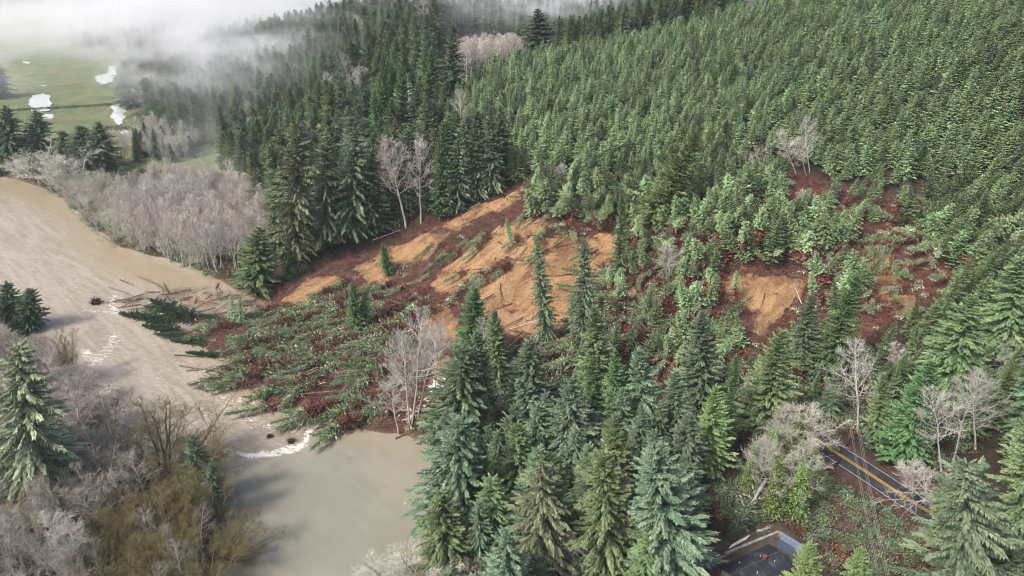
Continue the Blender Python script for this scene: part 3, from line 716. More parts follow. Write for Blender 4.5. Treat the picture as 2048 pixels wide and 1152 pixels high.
HT('fir_green', (1238,565), (1244,378), 'narrow half bare fir standing on the red brown slide ground', 17)
HT('fir_lime', (1292,462), (1404,252), 'big yellow green fir leaning far right across the young plantation', 44, land='big far leaning fir')
HT('fir_bright', (712,665), (704,566), 'small bright fir still upright on the slide lobe', 20, land='upright fir on the lobe')
HT('fir_green', (728,660), (730,580), 'slim green fir touching the small bright fir on the lobe', 14)
HT('fir_bright', (778,552), (764,488), 'little yellow green fir upright on the muddy slide edge', 14)
HT('young', (466,650), (462,584), 'small tufted spruce standing by the logjam, left one of the pair', 13)
HT('young', (482,652), (480,588), 'small tufted spruce standing by the logjam, right one of the pair', 13)
HT('young', (1022,482), (1012,434), 'lone little spruce leaning left on the sandy scar', 10)
HT('fir_green', (512,590), (520,455), 'bushy green fir on the river bank beside the logjam', 42, land='bushy bank fir')
HT('fir_bright', (586,562), (582,500), 'short bright green fir at the left end of the slide scar', 16)
HT('shaggy_olive', (588,530), (598,248), 'towering olive spruce at the forest edge beside the alder stand', 50, land='towering olive spruce')
HT('shaggy_olive', (648,500), (655,268), 'second olive spruce just right of the towering one at forest edge', 42)
HT('shaggy_dark', (702,485), (714,252), 'massive dark shaggy spruce at the forest edge over the slide', 54, land='massive shaggy spruce')
HT('spruce_dark', (748,470), (745,300), 'dark spruce between the shaggy giant and the white bare alders', 36)
HT('fir_bright', (880,445), (886,243), 'ivy green narrow fir at the upper slide edge', 22, land='narrow fir at slide edge')
HT('shaggy_dark', (915,432), (918,262), 'grey green spruce touching the narrow fir at the slide edge', 30)
HT('spruce_dark', (957,402), (948,240), 'dark slender spruce right of the grey green one at slide edge', 26)
HT('spruce_dark', (988,390), (980,212), 'dark green spruce with a clear pointed top above the slide head', 26, land='pointed spruce above slide head')
HT('fir_green', (1032,366), (1028,296), 'small vivid green fir at the head of the slide', 18, land='vivid fir at slide head')
HT('fir_bright', (803,305), (804,120), 'tall yellow green fir in the middle of the dark forest', 26, land='tall yellow green forest fir')
HT('fir_bright', (858,255), (862,98), 'yellow green fir nearest the plantation corner', 26, land='fir at the plantation corner')
HT('fir_bright', (768,290), (768,102), 'left neighbour of the tall yellow green forest fir', 20)
HT('spruce_dark', (908,205), (905,48), 'dark layered spruce in front of the bare pink grove', 28, land='layered spruce by the pink grove')
HT('fir_green', (660,330), (662,165), 'green cone shaped fir in the forest centre', 30)
HT('snag', (822,262), (815,148), 'bleached dead conifer snag among yellow green firs', 18, cat='dead tree', land='bleached snag')
HT('snag', (932,200), (934,104), 'silver dead conifer snag on the plantation corner', 15, cat='dead tree', land='silver snag')
HT('snag', (757,300), (755,215), 'thin dead snag left of the yellow green firs', 13, cat='dead tree')
HT('spruce_dark', (18,335), (12,212), 'dark spruce at the left edge beside the pasture', 36)
HT('spruce_dark', (78,325), (74,222), 'dark spruce with a broken top at the near pasture edge', 36, land='dark spruce by the pasture')
HT('spruce_dark', (172,338), (160,252), 'round dark evergreen in the clump below the pasture ponds', 36, land='round evergreen below the ponds')
HT('spruce_dark', (204,338), (196,244), 'wide dark evergreen right of the clump below the pasture ponds', 34)
HT('spruce_dark', (135,335), (126,262), 'low dark evergreen left of the clump below the pasture ponds', 30)
HT('spruce_dark', (258,214), (255,176), 'lone round tree beside the narrow pond', 22, land='lone tree by the pond')
HT('spruce_dark', (252,196), (248,122), 'misty dark tree beside the curved pond', 24)
HT('spruce_dark', (280,190), (282,118), 'misty dark tree right of the curved pond', 22)
HT('spruce_dark', (1078,118), (1076,18), 'round dark evergreen beside the bare pink grove on the ridge', 42, depth=0)
HT('spruce_dark', (1040,112), (1036,60), 'smaller dark evergreen left of the round one on the ridge', 18)
HT('spruce_dark', (-5,195), (-10,125), 'faint dark tree in mist at the left edge of the pasture', 26)
HT('spruce_dark', (12,665), (16,566), 'dark spruce at the left edge across the river from the logjam', 34, land='dark pair across the river')
HT('spruce_dark', (58,672), (60,578), 'second dark spruce across the river from the logjam', 30)
HT('shaggy_pale', (75,1010), (38,690), 'big pale lichen covered spruce on the left bank', 88, land='big pale spruce on the left bank')
HT('shaggy_dark', (-70,1010), (-90,740), 'dark shaggy spruce beyond the left edge by the pale one', 80)
HT('spruce_blue', (396,1010), (386,872), 'dark blue green spruce behind the mossy fan shaped maple', 30, land='blue spruce by the mossy fan')
HT('spruce_blue', (428,1040), (424,925), 'small blue green spruce leaning over the left river bank', 22)

# ---- bare trees one can pick out
for b, t, rd, lb, ld in [((797,868),(768,752),34,'short white bare alder with its foot in the river','white alder in the river'), ((819,850),(793,668),38,'tall white bare alder, leftmost of the clump beside the slide toe','tall white alders'),
        ((824,848),(838,650),40,'tall white bare alder in the middle of the clump at the slide toe',None), ((836,838),(862,668),34,'slim white bare alder leaning right in the clump at the slide toe',None),
        ((871,778),(876,642),34,'white bare alder with a mossy trunk above the pink debris',None), ((975,770),(972,648),22,'white bare alder half hidden behind dark spruce tops',None),
        ((1715,865),(1706,712),46,'spreading white bare alder above the road',"spreading white alder"), ((1885,945),(1884,775),42,'white bare alder left of the three beyond the road','three white alders'),
        ((1908,925),(1932,758),38,'white bare alder, tallest of the three beyond the road',None), ((1952,900),(1976,752),34,'white bare alder, rightmost of the three beyond the road',None),
        ((2008,745),(2012,690),40,'low spreading white alder at the right edge',None), ((1620,345),(1622,238),20,'upright pale bare alder at the dark gap below the plantation','upright alder at the gap')]:
    HT('alder_white', b, t, lb, rd, land=ld)
for b, t, rd, lb, ld in [((812,455),(800,272),40,'pinkish white bare alder in the forest edge gap','pinkish alder in the forest edge'), ((842,448),(836,296),34,'pale bare alder right of the pinkish one in the forest edge',None),
        ((782,430),(768,280),28,'slim pale bare alder left of the pinkish one in the forest edge',None), ((1008,335),(1003,264),16,'crooked bare tree left of the vivid green fir',None),
        ((1558,345),(1500,285),22,'pinkish bare alder falling left at the dark gap',None), ((1592,348),(1560,272),22,'pinkish bare alder leaning left at the dark gap',None), ((1612,352),(1590,282),20,'short pinkish bare alder leaning over the dark gap',None),
        ((1338,568),(1326,494),24,'small brownish bare alder on the slide ground','small alder on the slide'), ((1822,765),(1822,704),26,'pinkish bare alder below the leaning slope trees',None),
        ((1888,1040),(1842,922),52,'brushy pink bare alder hanging over the road end','brushy pink alder'), ((1122,372),(1128,330),14,'short pink bare tree right of the slide head',None), ((1640,420),(1600,385),16,'uprooted pinkish alder lying in the dark gap',None),
        ((1180,1180),(1140,1075),46,'brownish bare tree between the green spruces at the bottom',None), ((860,1190),(868,1120),40,'twiggy bare shrub tree at the bottom river bank',None)]:
    HT('alder_pink', b, t, lb, rd, land=ld)
for b, t, rd, lb, ld in [((1606,935),(1604,805),54,'round ivy clad bare tree at the left end of the road','round ivy tree by the road'), ((1552,960),(1548,838),34,'ivy clad bare tree left of the round one',None),
        ((1548,1030),(1560,890),36,'ivy clad leaning tree above the yard',None), ((1590,1035),(1616,895),36,'ivy clad tree between the road and the yard','ivy tree above the yard'), ((1492,985),(1518,862),24,'thin ivy clad trunk leaning right over the yard slope',None)]:
    HT('alder_ivy', b, t, lb, rd, land=ld)
for b, t, rd, lb, ld in [((818,1195),(788,1092),44,'lichen pale willow leaning over the river at the bottom','pale willow at the bottom'), ((85,345),(80,285),34,'lichen pale willow beside the dark spruce by the pasture',None),
        ((100,370),(105,318),30,'white lichen willow at the river bend',None), ((150,375),(146,305),26,'silvery open willow left of the green lawn',None)]:
    HT('willow_lichen', b, t, lb, rd, land=ld)
for b, t, rd, lb, ld in [((338,965),(342,838),66,'mossy fan shaped maple on the left bank','mossy fan maple'), ((140,770),(128,665),16,'mossy crooked maple at the left bank edge','crooked mossy maple'),
        ((424,1040),(414,935),26,'mossy olive maple leaning on the blue spruce',None), ((450,1120),(490,1035),34,'mossy maple reaching out over the river','mossy maple over the river'), ((228,850),(214,790),16,'small mossy stump like maple at the water edge',None)]:
    HT('maple_moss', b, t, lb, rd, land=ld)
mark(1040, 600, 'the bare sand slope'); mark(1545, 590, 'the right sandy patch'); mark(1760, 520, 'the upper sandy patch'); mark(700, 530, 'the muddy scar'); mark(480, 690, 'the slide toe')
mark(1740, 950, 'the road'); mark(420, 330, 'the green lawn'); mark(1600, 1080, 'the blue container'); mark(970, 100, 'the pink grove'); mark(1490, 300, 'the small dark gap'); mark(1950, 385, 'the long dark gap')
mark(390, 480, 'the stand middle'); mark(300, 460, 'the stand river side'); mark(480, 440, 'the stand forest side'); mark(1220, 830, 'the lower woods middle')

def auto_label():
    used = {}
    if not SCAT: return
    L = np.array([(a, b) for a, b, _ in LAND])
    for o, P, tint, zone, grp in SCAT:
        kw = KW.get(o.name.split('.')[0], o.name.split('.')[0].replace('_', ' '))
        k = int(np.argmin(np.hypot(L[:, 0] - P[0], L[:, 1] - P[1]))); dx, dy = P[0] - L[k, 0], P[1] - L[k, 1]; dist = math.hypot(dx, dy)
        w = ('behind' if dy > 0 else 'in front of') if abs(dy) > abs(dx) else ('right of' if dx > 0 else 'left of')
        pre = 'just' if dist < 11 else ('' if dist < 24 else 'well')
        ph = LAND[k][2]; ph = ph if ph.startswith('the ') else 'the ' + ph
        base = ' '.join(f"{tint} {kw} {zone}, {pre} {w} {ph}".split())
        if len(base.split()) > 13: base = ' '.join(f"{tint} {kw} {pre} {w} {ph}".split())
        if len(base.split()) > 12: base = ' '.join(f"{tint.split(' ')[0]} {kw} {w} {ph}".split())
        base = base.replace('bare bare', 'bare'); o['label'] = base; used.setdefault(base, []).append((P[0], o))
    words = ['leftmost', 'second from left', 'third from left', 'fourth from left', 'fifth from left', 'sixth from left']
    for base, L_ in used.items():
        if 1 < len(L_) <= 6:
            for (x, o), wd in zip(sorted(L_, key=lambda q: q[0]), words if len(L_) > 2 else ['left one', 'right one']):
                if len((base + ' ' + wd).split()) <= 16: o['label'] = base + ', ' + wd
                else: o['group'] = base
        elif len(L_) > 6:
            for x, o in L_: o['group'] = base

DEF = []
def plant(P, kinds, weights, Hr, zone, grp, parts=True, radial=(.9, 1.15), lean=(0, 0, 0), leanj=.03):
    kinds_i = rng.choice(len(kinds), len(P), p=np.array(weights) / sum(weights))
    for p, ki in zip(P, kinds_i):
        k = kinds[ki]; H = R(*Hr) if not isinstance(Hr, dict) else R(*Hr[k])
        d = np.array([lean[0] + rng.normal(0, leanj), lean[1] + rng.normal(0, leanj), 1.0]); d /= np.linalg.norm(d)
        q = project(p + d * H * .6); inf = -20 < q[0] < 2068 and -60 < q[1] < 1230
        DEF.append(dict(kind=k, var=int(rng.integers(len(PROTO[k]))), p=np.array(p) - [0, 0, .2], d=d, H=H, rad=R(*radial), zone=zone, grp=grp, parts=parts, size=(H / q[2]) if inf else 0, name=PROTO[k][0]['name'], roll=R(0, 6.28)))
STUFFL = {'fallen_spruce': ('slide_treefall', 'tangle of toppled spruces filling in between the single fallen ones'), 'alder_tree': ('alder_stand', 'bare pinkish and grey alders too many to tell apart in the far stands'), 'spruce_tree': ('spruce_forest', 'mass of spruces making up the rest of the woods'),
          'fir_tree': ('fir_forest', 'mass of firs making up the rest of the woods'), 'young_spruce': ('plantation_forest', 'dense even plantation of young grey green spruces covering the hillside'),
          'willow_tree': ('willow_thicket', 'lichen pale willow thicket beyond the individual willows'), 'maple_tree': ('maple_thicket', 'mossy maple thicket beyond the individual maples')}
def realise(limit=298):
    names = sorted({e['name'] for e in DEF})
    for nm in names:
        have = sum(1 for o in COL.objects if o.parent is None and o.name.split('.')[0] == nm)
        E = sorted([e for e in DEF if e['name'] == nm], key=lambda e: -e['size']); n = max(0, limit - have)
        ind = [e for e in E[:n] if e['size'] > 0]; rest = E[len(ind):]
        for e in ind:
            o = placed(e['kind'], e['p'], e['p'] + e['d'] * e['H'], name=nm, parts=e['parts'], radial=e['rad'], var=e['var'], group=e['grp'], cat=e.get('cat', 'tree'), roll=e['roll'])
            SCAT.append((o, e['p'], e.get('tint') or TINT.get(e['kind'], ''), e['zone'], e['grp']))
        if rest:
            src = []; pick = []; seen = {}; rot = []; scl = []
            for e in rest:
                key = (e['kind'], e['var'])
                if key not in seen: seen[key] = len(src); src.append(PROTO[e['kind']][e['var']]['simple'])
                pick.append(seen[key]); q = Vector(e['d']).to_track_quat('Z', 'Y') @ Matrix.Rotation(e['roll'], 4, 'Z').to_quaternion(); rot.append(tuple(q.to_euler()))
                s_ = e['H'] / PROTO[e['kind']][0]['H']; scl.append((s_ * e['rad'], s_ * e['rad'], s_))
            stuff_points(STUFFL[nm][0], src, np.array([e['p'] for e in rest]), np.array(rot), np.array(scl), STUFFL[nm][1], 'trees', pick=np.array(pick))
TINT = {'spruce_blue': 'blue green', 'spruce_dark': 'dark', 'spruce_green': 'green', 'fir_green': 'green', 'fir_bright': 'yellow green', 'fir_dark': 'dark', 'fir_blue': 'blue green', 'shaggy_olive': 'shaggy olive',
        'shaggy_dark': 'shaggy dark', 'shaggy_pale': 'pale shaggy', 'young': 'grey green', 'planted': 'pale grey green', 'alder_brown': 'brownish', 'alder_umber': 'brown grey', 'young_green': 'fresh green', 'young_blue': 'bluish', 'felled': 'pale green', 'felled_green': 'green', 'gapstand': 'rusty skirted',
        'alder_white': 'white', 'alder_pink': 'pinkish', 'alder_ash': 'grey', 'willow_lichen': 'lichen pale', 'maple_moss': '', 'fir_lime': 'lime green', 'alder_ivy': 'ivy clad'}

def stuff_points(name, sources, pts, quats, scl, label, cat, pick=None):
    """one object of things too many to count: a point mesh that instances the given meshes"""
    src = bpy.data.collections.new(name + '_sources')
    for i, m in enumerate(sources):
        o = bpy.data.objects.new('%s_source_%03d' % (name, i), m); src.objects.link(o)
    me = bpy.data.meshes.new(name); me.vertices.add(len(pts)); me.vertices.foreach_set('co', np.ascontiguousarray(pts, np.float32).ravel())
    a = me.attributes.new('rot', 'FLOAT_VECTOR', 'POINT'); a.data.foreach_set('vector', np.ascontiguousarray(quats, np.float32).ravel())
    a = me.attributes.new('scl', 'FLOAT_VECTOR', 'POINT'); a.data.foreach_set('vector', np.ascontiguousarray(scl, np.float32).ravel())
    a = me.attributes.new('pick', 'INT', 'POINT'); a.data.foreach_set('value', (rng.integers(0, len(sources), len(pts)) if pick is None else pick).astype(np.int32))
    o = link(name, me); ng = bpy.data.node_groups.new(name, 'GeometryNodeTree')
    ng.interface.new_socket('Geometry', in_out='INPUT', socket_type='NodeSocketGeometry'); ng.interface.new_socket('Geometry', in_out='OUTPUT', socket_type='NodeSocketGeometry')
    N = ng.nodes; gi = N.new('NodeGroupInput'); go = N.new('NodeGroupOutput'); ci = N.new('GeometryNodeCollectionInfo'); ci.inputs[0].default_value = src; ci.inputs[1].default_value = True; ci.inputs[2].default_value = True
    ip = N.new('GeometryNodeInstanceOnPoints'); ip.inputs['Pick Instance'].default_value = True
    def at(nm, ty):
        x = N.new('GeometryNodeInputNamedAttribute'); x.data_type = ty; x.inputs[0].default_value = nm; return x.outputs[0]
    lk = ng.links.new; lk(gi.outputs[0], ip.inputs['Points']); lk(ci.outputs[0], ip.inputs['Instance']); lk(at('pick', 'INT'), ip.inputs['Instance Index'])
    er = N.new('FunctionNodeEulerToRotation'); lk(at('rot', 'FLOAT_VECTOR'), er.inputs[0]); lk(er.outputs[0], ip.inputs['Rotation']); lk(at('scl', 'FLOAT_VECTOR'), ip.inputs['Scale'])
    lk(ip.outputs[0], go.inputs[0]); md = o.modifiers.new('scatter', 'NODES'); md.node_group = ng
    return tag(o, label, cat, kind='stuff')

# ---- plantation on the hillside
PLPOLY = np.vstack([W([(885,290),(950,325),(1010,350),(1040,362),(1130,352),(1200,345),(1300,350),(1400,348),(1470,318),(1500,300),(1570,318),(1610,345),(1640,368),(1720,380),(1800,384),(1900,384),(2048,392),(2250,400),(2500,420)]),
                    [(480,300),(460,440),(330,480),(200,480),(150,462),(110,455),(60,448),(30,452),(-4,452),(-34,420)]])
pp = scatter(PLPOLY, 4.9, world=True, avoid=2.5); 
plant(pp, ['planted', 'young', 'young_green', 'young_blue', 'fir_bright'], [5, 2.5, 1, .5, .06], (9, 16.5), 'at the plantation foot', 'young spruces along the lower edge of the plantation', radial=(1.25, 1.85), leanj=.05)

# ---- blocks of plantation carried down by the slide
plant(scatter([(1045,415),(1090,385),(1180,378),(1300,385),(1420,392),(1490,420),(1470,470),(1380,480),(1290,470),(1150,450),(1060,440)], 4.6, avoid=3), ['young', 'young_green', 'gapstand', 'fir_bright'], [4, 3, 2, .3], (13, 18), 'in the displaced block',
      'young spruces in the displaced block right of the scar', lean=(-.05, -.05, 0), leanj=.34, radial=(1.1, 1.5))
plant(scatter([(1385,500),(1440,530),(1520,545),(1600,545),(1680,520),(1700,470),(1600,440),(1480,440),(1400,460)], 4.8, avoid=3), ['young', 'gapstand', 'young_green'], [3, 4, 2], (15, 20), 'in the standing block',
      'young spruces in the standing block above the sandy patch', lean=(-.05, 0, 0), leanj=.32, radial=(1.15, 1.5))
plant(scatter([(1180,345),(1300,335),(1480,330),(1560,360),(1580,400),(1500,420),(1400,388),(1250,380),(1060,395),(1080,365)], 5.0, avoid=3), ['young', 'gapstand', 'young_green', 'young_blue'], [4, 2, 2, 1], (12, 17), 'below the plantation edge',
      'young spruces loosened below the plantation edge', leanj=.2, radial=(1.1, 1.5))
plant(scatter([(1620,395),(1700,380),(1790,400),(1800,440),(1740,460),(1650,450)], 9, avoid=3), ['gapstand', 'young'], [3, 1], (12, 16), 'in the dark gap', 'young spruces left standing in the dark gap', leanj=.2, radial=(.9, 1.1))
plant(scatter([(1790,455),(1860,415),(1960,410),(2060,430),(2500,430),(2500,560),(2040,540),(1960,560),(1880,550),(1830,520)], 4.9, avoid=3), ['young', 'young_green', 'gapstand'], [3, 3, 2], (15, 20), 'on the right block',
      'young spruces leaning on the right hand block', lean=(.34, -.12, 0), leanj=.30, radial=(1.15, 1.5))
plant(scatter([(1860,640),(1920,570),(2000,560),(2048,560),(2650,560),(2650,780),(2050,740),(1960,700),(1880,720)], 6.0, avoid=5), ['young_green', 'fir_green', 'young'], [3, 2, 2], (14, 22), 'on the right slope', 'green conifers on the right hand slope', lean=(.12, 0, 0), leanj=.08, radial=(1.0, 1.25))
plant(scatter([(1710,760),(1780,700),(1860,640),(1900,720),(1880,800),(1800,830),(1730,820)], 6.5, avoid=5), ['young_green', 'fir_green', 'fir_dark'], [3, 2, 2], (12, 19), 'below the upper sandy patch', 'green conifers above the road cutting', lean=(.1, 0, 0), leanj=.1)

# ---- toppled plantation trees on the slide
FEL = []
def fell(P0, mean, spread, Hr, zone, grp, kinds=('felled', 'felled_green'), wt=(3, 1), lift=(1.4, 3.4), up=0.0):
    cl = vnoise(P0[:, 0] / 11., P0[:, 1] / 8., 91) + rng.normal(0, .10, len(P0)); P = P0[cl > (.44 if up == 0 else .34)]
    for p in P:
        if up == 0 and R() < .35 and float(m_sand_at(p[0], p[1])) > .6: continue
        a = math.radians(mean) + rng.normal(0, math.radians(spread)); H = R(*Hr)
        tx, ty = p[0] + math.cos(a) * H, p[1] + math.sin(a) * H; tz = gz(tx, ty); tz = max(tz, 0) + R(*lift) + up * H * R(.4, 1.2); bz = max(p[2], 0) + R(.6, 1.6)
        k = kinds[int(rng.choice(len(kinds), p=np.array(wt) / sum(wt)))]
        d = np.array([tx - p[0], ty - p[1], tz - bz]); d = d / np.linalg.norm(d) * H
        b_ = np.array([p[0], p[1], bz]); q = project(b_ + d * .5); inf = -20 < q[0] < 2068 and -60 < q[1] < 1230
        DEF.append(dict(kind=k, var=int(rng.integers(len(PROTO[k]))), p=b_, d=d / H, H=H, rad=R(.40, .80), zone=zone, grp=grp, parts=True, size=(H / q[2]) if inf else 0, name='fallen_spruce', roll=R(0, 6.28), cat='fallen tree', tint='pale green' if k == 'felled' else 'green'))
def m_sand_at(x, y): return bil(m_sand, x, y)
fell(scatter([(430,690),(560,650),(700,625),(860,640),(930,700),(880,790),(800,850),(690,850),(600,810),(520,790),(520,740)], 5.0), 200, 24, (17, 27), 'on the lobe', 'toppled spruces on the slide lobe', kinds=('felled', 'felled_green'), wt=(5, 2.5))
fell(scatter([(560,610),(700,590),(860,600),(930,610),(860,650),(700,640),(560,660),(450,660)], 5.2), 197, 17, (16, 25), 'on the upper lobe', 'toppled spruces on the upper slide lobe')
fell(scatter([(640,570),(800,520),(1000,440),(1060,400),(1180,450),(1180,500),(1060,560),(900,600),(700,600)], 6.6), 222, 14, (11, 17), 'on the scar', 'toppled spruces streaked down the scar')
fell(scatter([(1190,480),(1330,480),(1420,560),(1480,600),(1450,720),(1300,760),(1180,740),(1130,690),(1180,600)], 5.6), 225, 30, (14, 20), 'right of the sand slope', 'toppled spruces right of the sand slope', up=.18)
fell(scatter([(1480,640),(1560,690),(1700,690),(1780,660),(1700,760),(1560,800),(1450,760)], 5.8), 235, 40, (13, 18), 'below the right sandy patch', 'toppled spruces below the right sandy patch', up=.2)
fell(scatter([(1640,480),(1800,450),(1880,480),(1850,580),(1780,640),(1700,600),(1640,560),(1620,500)], 5.6), 215, 40, (12, 17), 'on the torn ground', 'toppled spruces on the torn right ground', up=.15)
fell(scatter([(1280,470),(1440,480),(1460,540),(1440,600),(1330,600)], 6), 225, 40, (12, 17), 'left of the right sandy patch', 'toppled spruces left of the right sandy patch', up=.2)
fell(scatter([(1560,360),(1900,395),(2040,400),(1900,430),(1700,440),(1560,410)], 9.5), 230, 50, (11, 15), 'in the dark gap', 'toppled spruces in the dark gap', up=.25)
fell(scatter([(1060,400),(1300,375),(1480,400),(1700,440),(1720,500),(1500,520),(1300,480),(1100,440)], 6.5), 200, 60, (13, 18), 'in the loosened trees', 'half toppled spruces among the loosened trees', kinds=('felled_green', 'felled'), wt=(3, 2), up=.42)
fell(scatter([(1780,430),(1960,400),(2060,430),(2048,540),(1880,560)], 6.5), 215, 50, (13, 19), 'on the right block', 'half toppled spruces on the right hand block', kinds=('felled_green', 'felled'), wt=(3, 2), up=.42)
fell(scatter([(345,672),(400,640),(480,660),(470,720),(400,700)], 5.0), 190, 25, (12, 16), 'at the slide toe', 'dark drowned spruces at the slide toe', kinds=('spruce_dark',), wt=(1,))
fell(scatter([(262,628),(330,640),(380,650),(360,665),(300,650)], 5.0), 185, 25, (10, 14), 'in the river', 'dark drowned spruces off the slide toe', kinds=('spruce_dark',), wt=(1,))

plant(scatter([(1200,540),(1350,520),(1480,600),(1460,720),(1300,760),(1180,740),(1150,640)], 8, avoid=3), ['young', 'gapstand', 'young_green'], [3, 3, 2], (12, 18), 'on the churned slope', 'young spruces left leaning on the churned slope', leanj=.32, radial=(1.0, 1.3))
plant(scatter([(1250,480),(1380,480),(1450,540),(1430,620),(1330,600),(1240,560)], 7, avoid=3), ['young', 'gapstand', 'young_green'], [3, 3, 2], (12, 18), 'left of the right sandy patch', 'young spruces left leaning beside the right sandy patch', leanj=.38, radial=(1.1, 1.5))
plant(scatter([(1610,540),(1660,500),(1720,560),(1720,640),(1640,640)], 8, avoid=3), ['young', 'gapstand', 'young_green'], [3, 4, 2], (12, 17), 'between the sandy patches', 'young spruces left leaning between the sandy patches', leanj=.32, radial=(1.1, 1.5))
plant(scatter([(1500,680),(1700,690),(1680,760),(1540,790),(1440,760)], 9, avoid=3), ['young', 'gapstand', 'young_green'], [3, 3, 2], (10, 16), 'below the right sandy patch', 'young spruces left leaning below the right sandy patch', leanj=.3, radial=(1.0, 1.3))
plant(scatter([(1620,395),(1800,400),(1960,395),(2048,400),(2048,430),(1880,420),(1780,450),(1640,450)], 7, avoid=3), ['young', 'gapstand', 'young_blue'], [3, 2, 2], (10, 15), 'along the long dark gap', 'young spruces leaning along the long dark gap', leanj=.3, radial=(1.1, 1.4))

# ---- forests
F1 = np.vstack([W([(560,530),(600,508),(680,488),(780,453),(860,425),(930,393),(1000,362),(1030,338),(980,322),(905,290),(868,225),(880,165)]), [(-52,470),(-60,560),(-60,700),(-150,760),(-330,800),(-330,640)], W([(385,160),(330,195),(300,240),(320,290),(395,285),(440,300),(450,350),(495,400),(530,470)])])
fp = scatter(F1, 10.0, world=True, avoid=6)
plant(fp, ['spruce_blue', 'spruce_dark', 'spruce_green', 'fir_green', 'fir_dark', 'shaggy_dark', 'shaggy_olive', 'fir_bright', 'alder_white'], [2.4, 2.6, 1.5, 2, 1.5, 1.5, .9, 1.3, .3], (24, 38), 'in the forest', 'conifers of the dark forest left of the slide', radial=(.95, 1.4), leanj=.03)
def inst(P, Hlo, Hhi, H0): 
    s = rng.uniform(Hlo / H0, Hhi / H0, len(P)); return np.stack([rng.normal(0, .03, len(P)), rng.normal(0, .03, len(P)), rng.uniform(0, 6.28, len(P))], -1), np.stack([s, s, s], -1)
dp = scatter([(-330,640),(-330,800),(-420,1000),(-300,1300),(0,1400),(400,1300),(300,900),(150,740),(20,700),(-60,700),(-150,760)], 15, world=True)
dall = dp; r_, s_ = inst(dall, 24, 38, 34)
stuff_points('distant_forest', [PROTO['spruce_blue'][0]['simple'], PROTO['spruce_dark'][1]['simple'], PROTO['spruce_dark'][2]['simple'], PROTO['fir_dark'][0]['simple'], PROTO['fir_green'][1]['simple']], dall, r_, s_, 'far conifer forest fading into the mist behind the nearer trees', 'trees')
# tall firs behind the plantation crest, grove of pink alders
plant(scatter([(34,466),(60,462),(112,470),(150,478),(150,500),(130,560),(60,560),(30,500)], 8, world=True), ['spruce_dark', 'fir_dark', 'fir_green'], [3, 3, 1], (20, 28), 'behind the crest', 'tall dark conifers behind the plantation crest')
plant(scatter([(-38,466),(-6,464),(6,474),(4,505),(-42,510)], 4.6, world=True), ['alder_pink'], [1], (15, 19), 'in the pink grove', 'pinkish bare alders of the grove behind the plantation', parts=False, radial=(1.1, 1.4))
# lower woods, right bank and corner woods
plant(scatter([(890,985),(900,880),(990,880),(1120,865),(1300,885),(1400,905),(1460,930),(1400,970),(1375,1040),(1380,1330),(900,1330),(885,1060)], 9.5, avoid=5.5), ['spruce_blue', 'spruce_dark', 'fir_green', 'spruce_green', 'shaggy_dark'], [3, 2, 1.6, 1.4, 1], (18, 30), 'in the lower woods', 'conifers of the lower woods', radial=(1.0, 1.35))
plant(scatter([(1460,810),(1560,815),(1640,790),(1700,810),(1640,850),(1560,850),(1480,880),(1420,860)], 8.5, avoid=5), ['fir_green', 'spruce_dark', 'fir_dark'], [2, 1, 2], (10, 16), 'above the road', 'conifers between the slide and the road')
plant(scatter([(1900,870),(1960,820),(2060,780),(2300,780),(2700,800),(2700,1080),(2300,1080),(2100,1010),(1980,960)], 8.5, avoid=5), ['fir_green', 'spruce_green', 'spruce_dark'], [2, 2, 1], (17, 26), 'beyond the road', 'conifers beyond the road at the right edge')
plant(scatter([(1905,1200),(2000,1150),(2100,1180),(2300,1200),(2700,1200),(2700,1600),(1850,1600)], 8.0, avoid=5), ['fir_green', 'spruce_green', 'shaggy_dark'], [2, 2, 1], (18, 26), 'in the corner woods', 'conifers in the lower right corner woods')
# pasture edge and misty clumps
plant(scatter([(-60,330),(100,335),(215,335),(200,352),(60,362),(-60,352)], 7.0), ['spruce_dark', 'fir_dark', 'willow_lichen'], [2, 2, 1.2], {'spruce_dark': (13, 22), 'fir_dark': (13, 22), 'willow_lichen': (11, 15)}, 'by the pasture', 'trees along the near pasture edge')
plant(scatter([(225,325),(265,290),(320,262),(385,270),(410,310),(330,330)], 8), ['alder_ash', 'spruce_dark', 'willow_lichen'], [2, 1.5, 1], (14, 20), 'left of the lawn', 'trees between the pasture and the lawn')
plant(scatter(list(map(tuple, wz([(130,92),(180,80),(240,88),(300,80),(380,70),(420,100),(330,115),(290,150),(240,112),(180,102)], 1.6))), 16, world=True), ['spruce_dark', 'alder_ash'], [2, 1], (18, 30), 'in the mist', 'misty trees at the far pasture edge', parts=False)
# alder stand on the flat and its lichen covered river side
plant(scatter([(255,440),(330,400),(420,400),(500,415),(550,460),(545,540),(440,552),(340,520),(250,490)], 5.6, avoid=4), ['alder_pink', 'alder_ash'], [4, 2], (20, 26), 'in the alder stand', 'pinkish bare alders of the stand on the flat', leanj=.04)
plant(scatter([(120,372),(200,375),(260,400),(290,440),(340,480),(430,530),(440,560),(340,525),(250,500),(190,460),(150,420)], 6.5), ['willow_lichen', 'alder_ash', 'maple_moss'], [4, 1, .35], (10, 15), 'on the stand river side', 'lichen pale willows along the river side of the stand', leanj=.12)
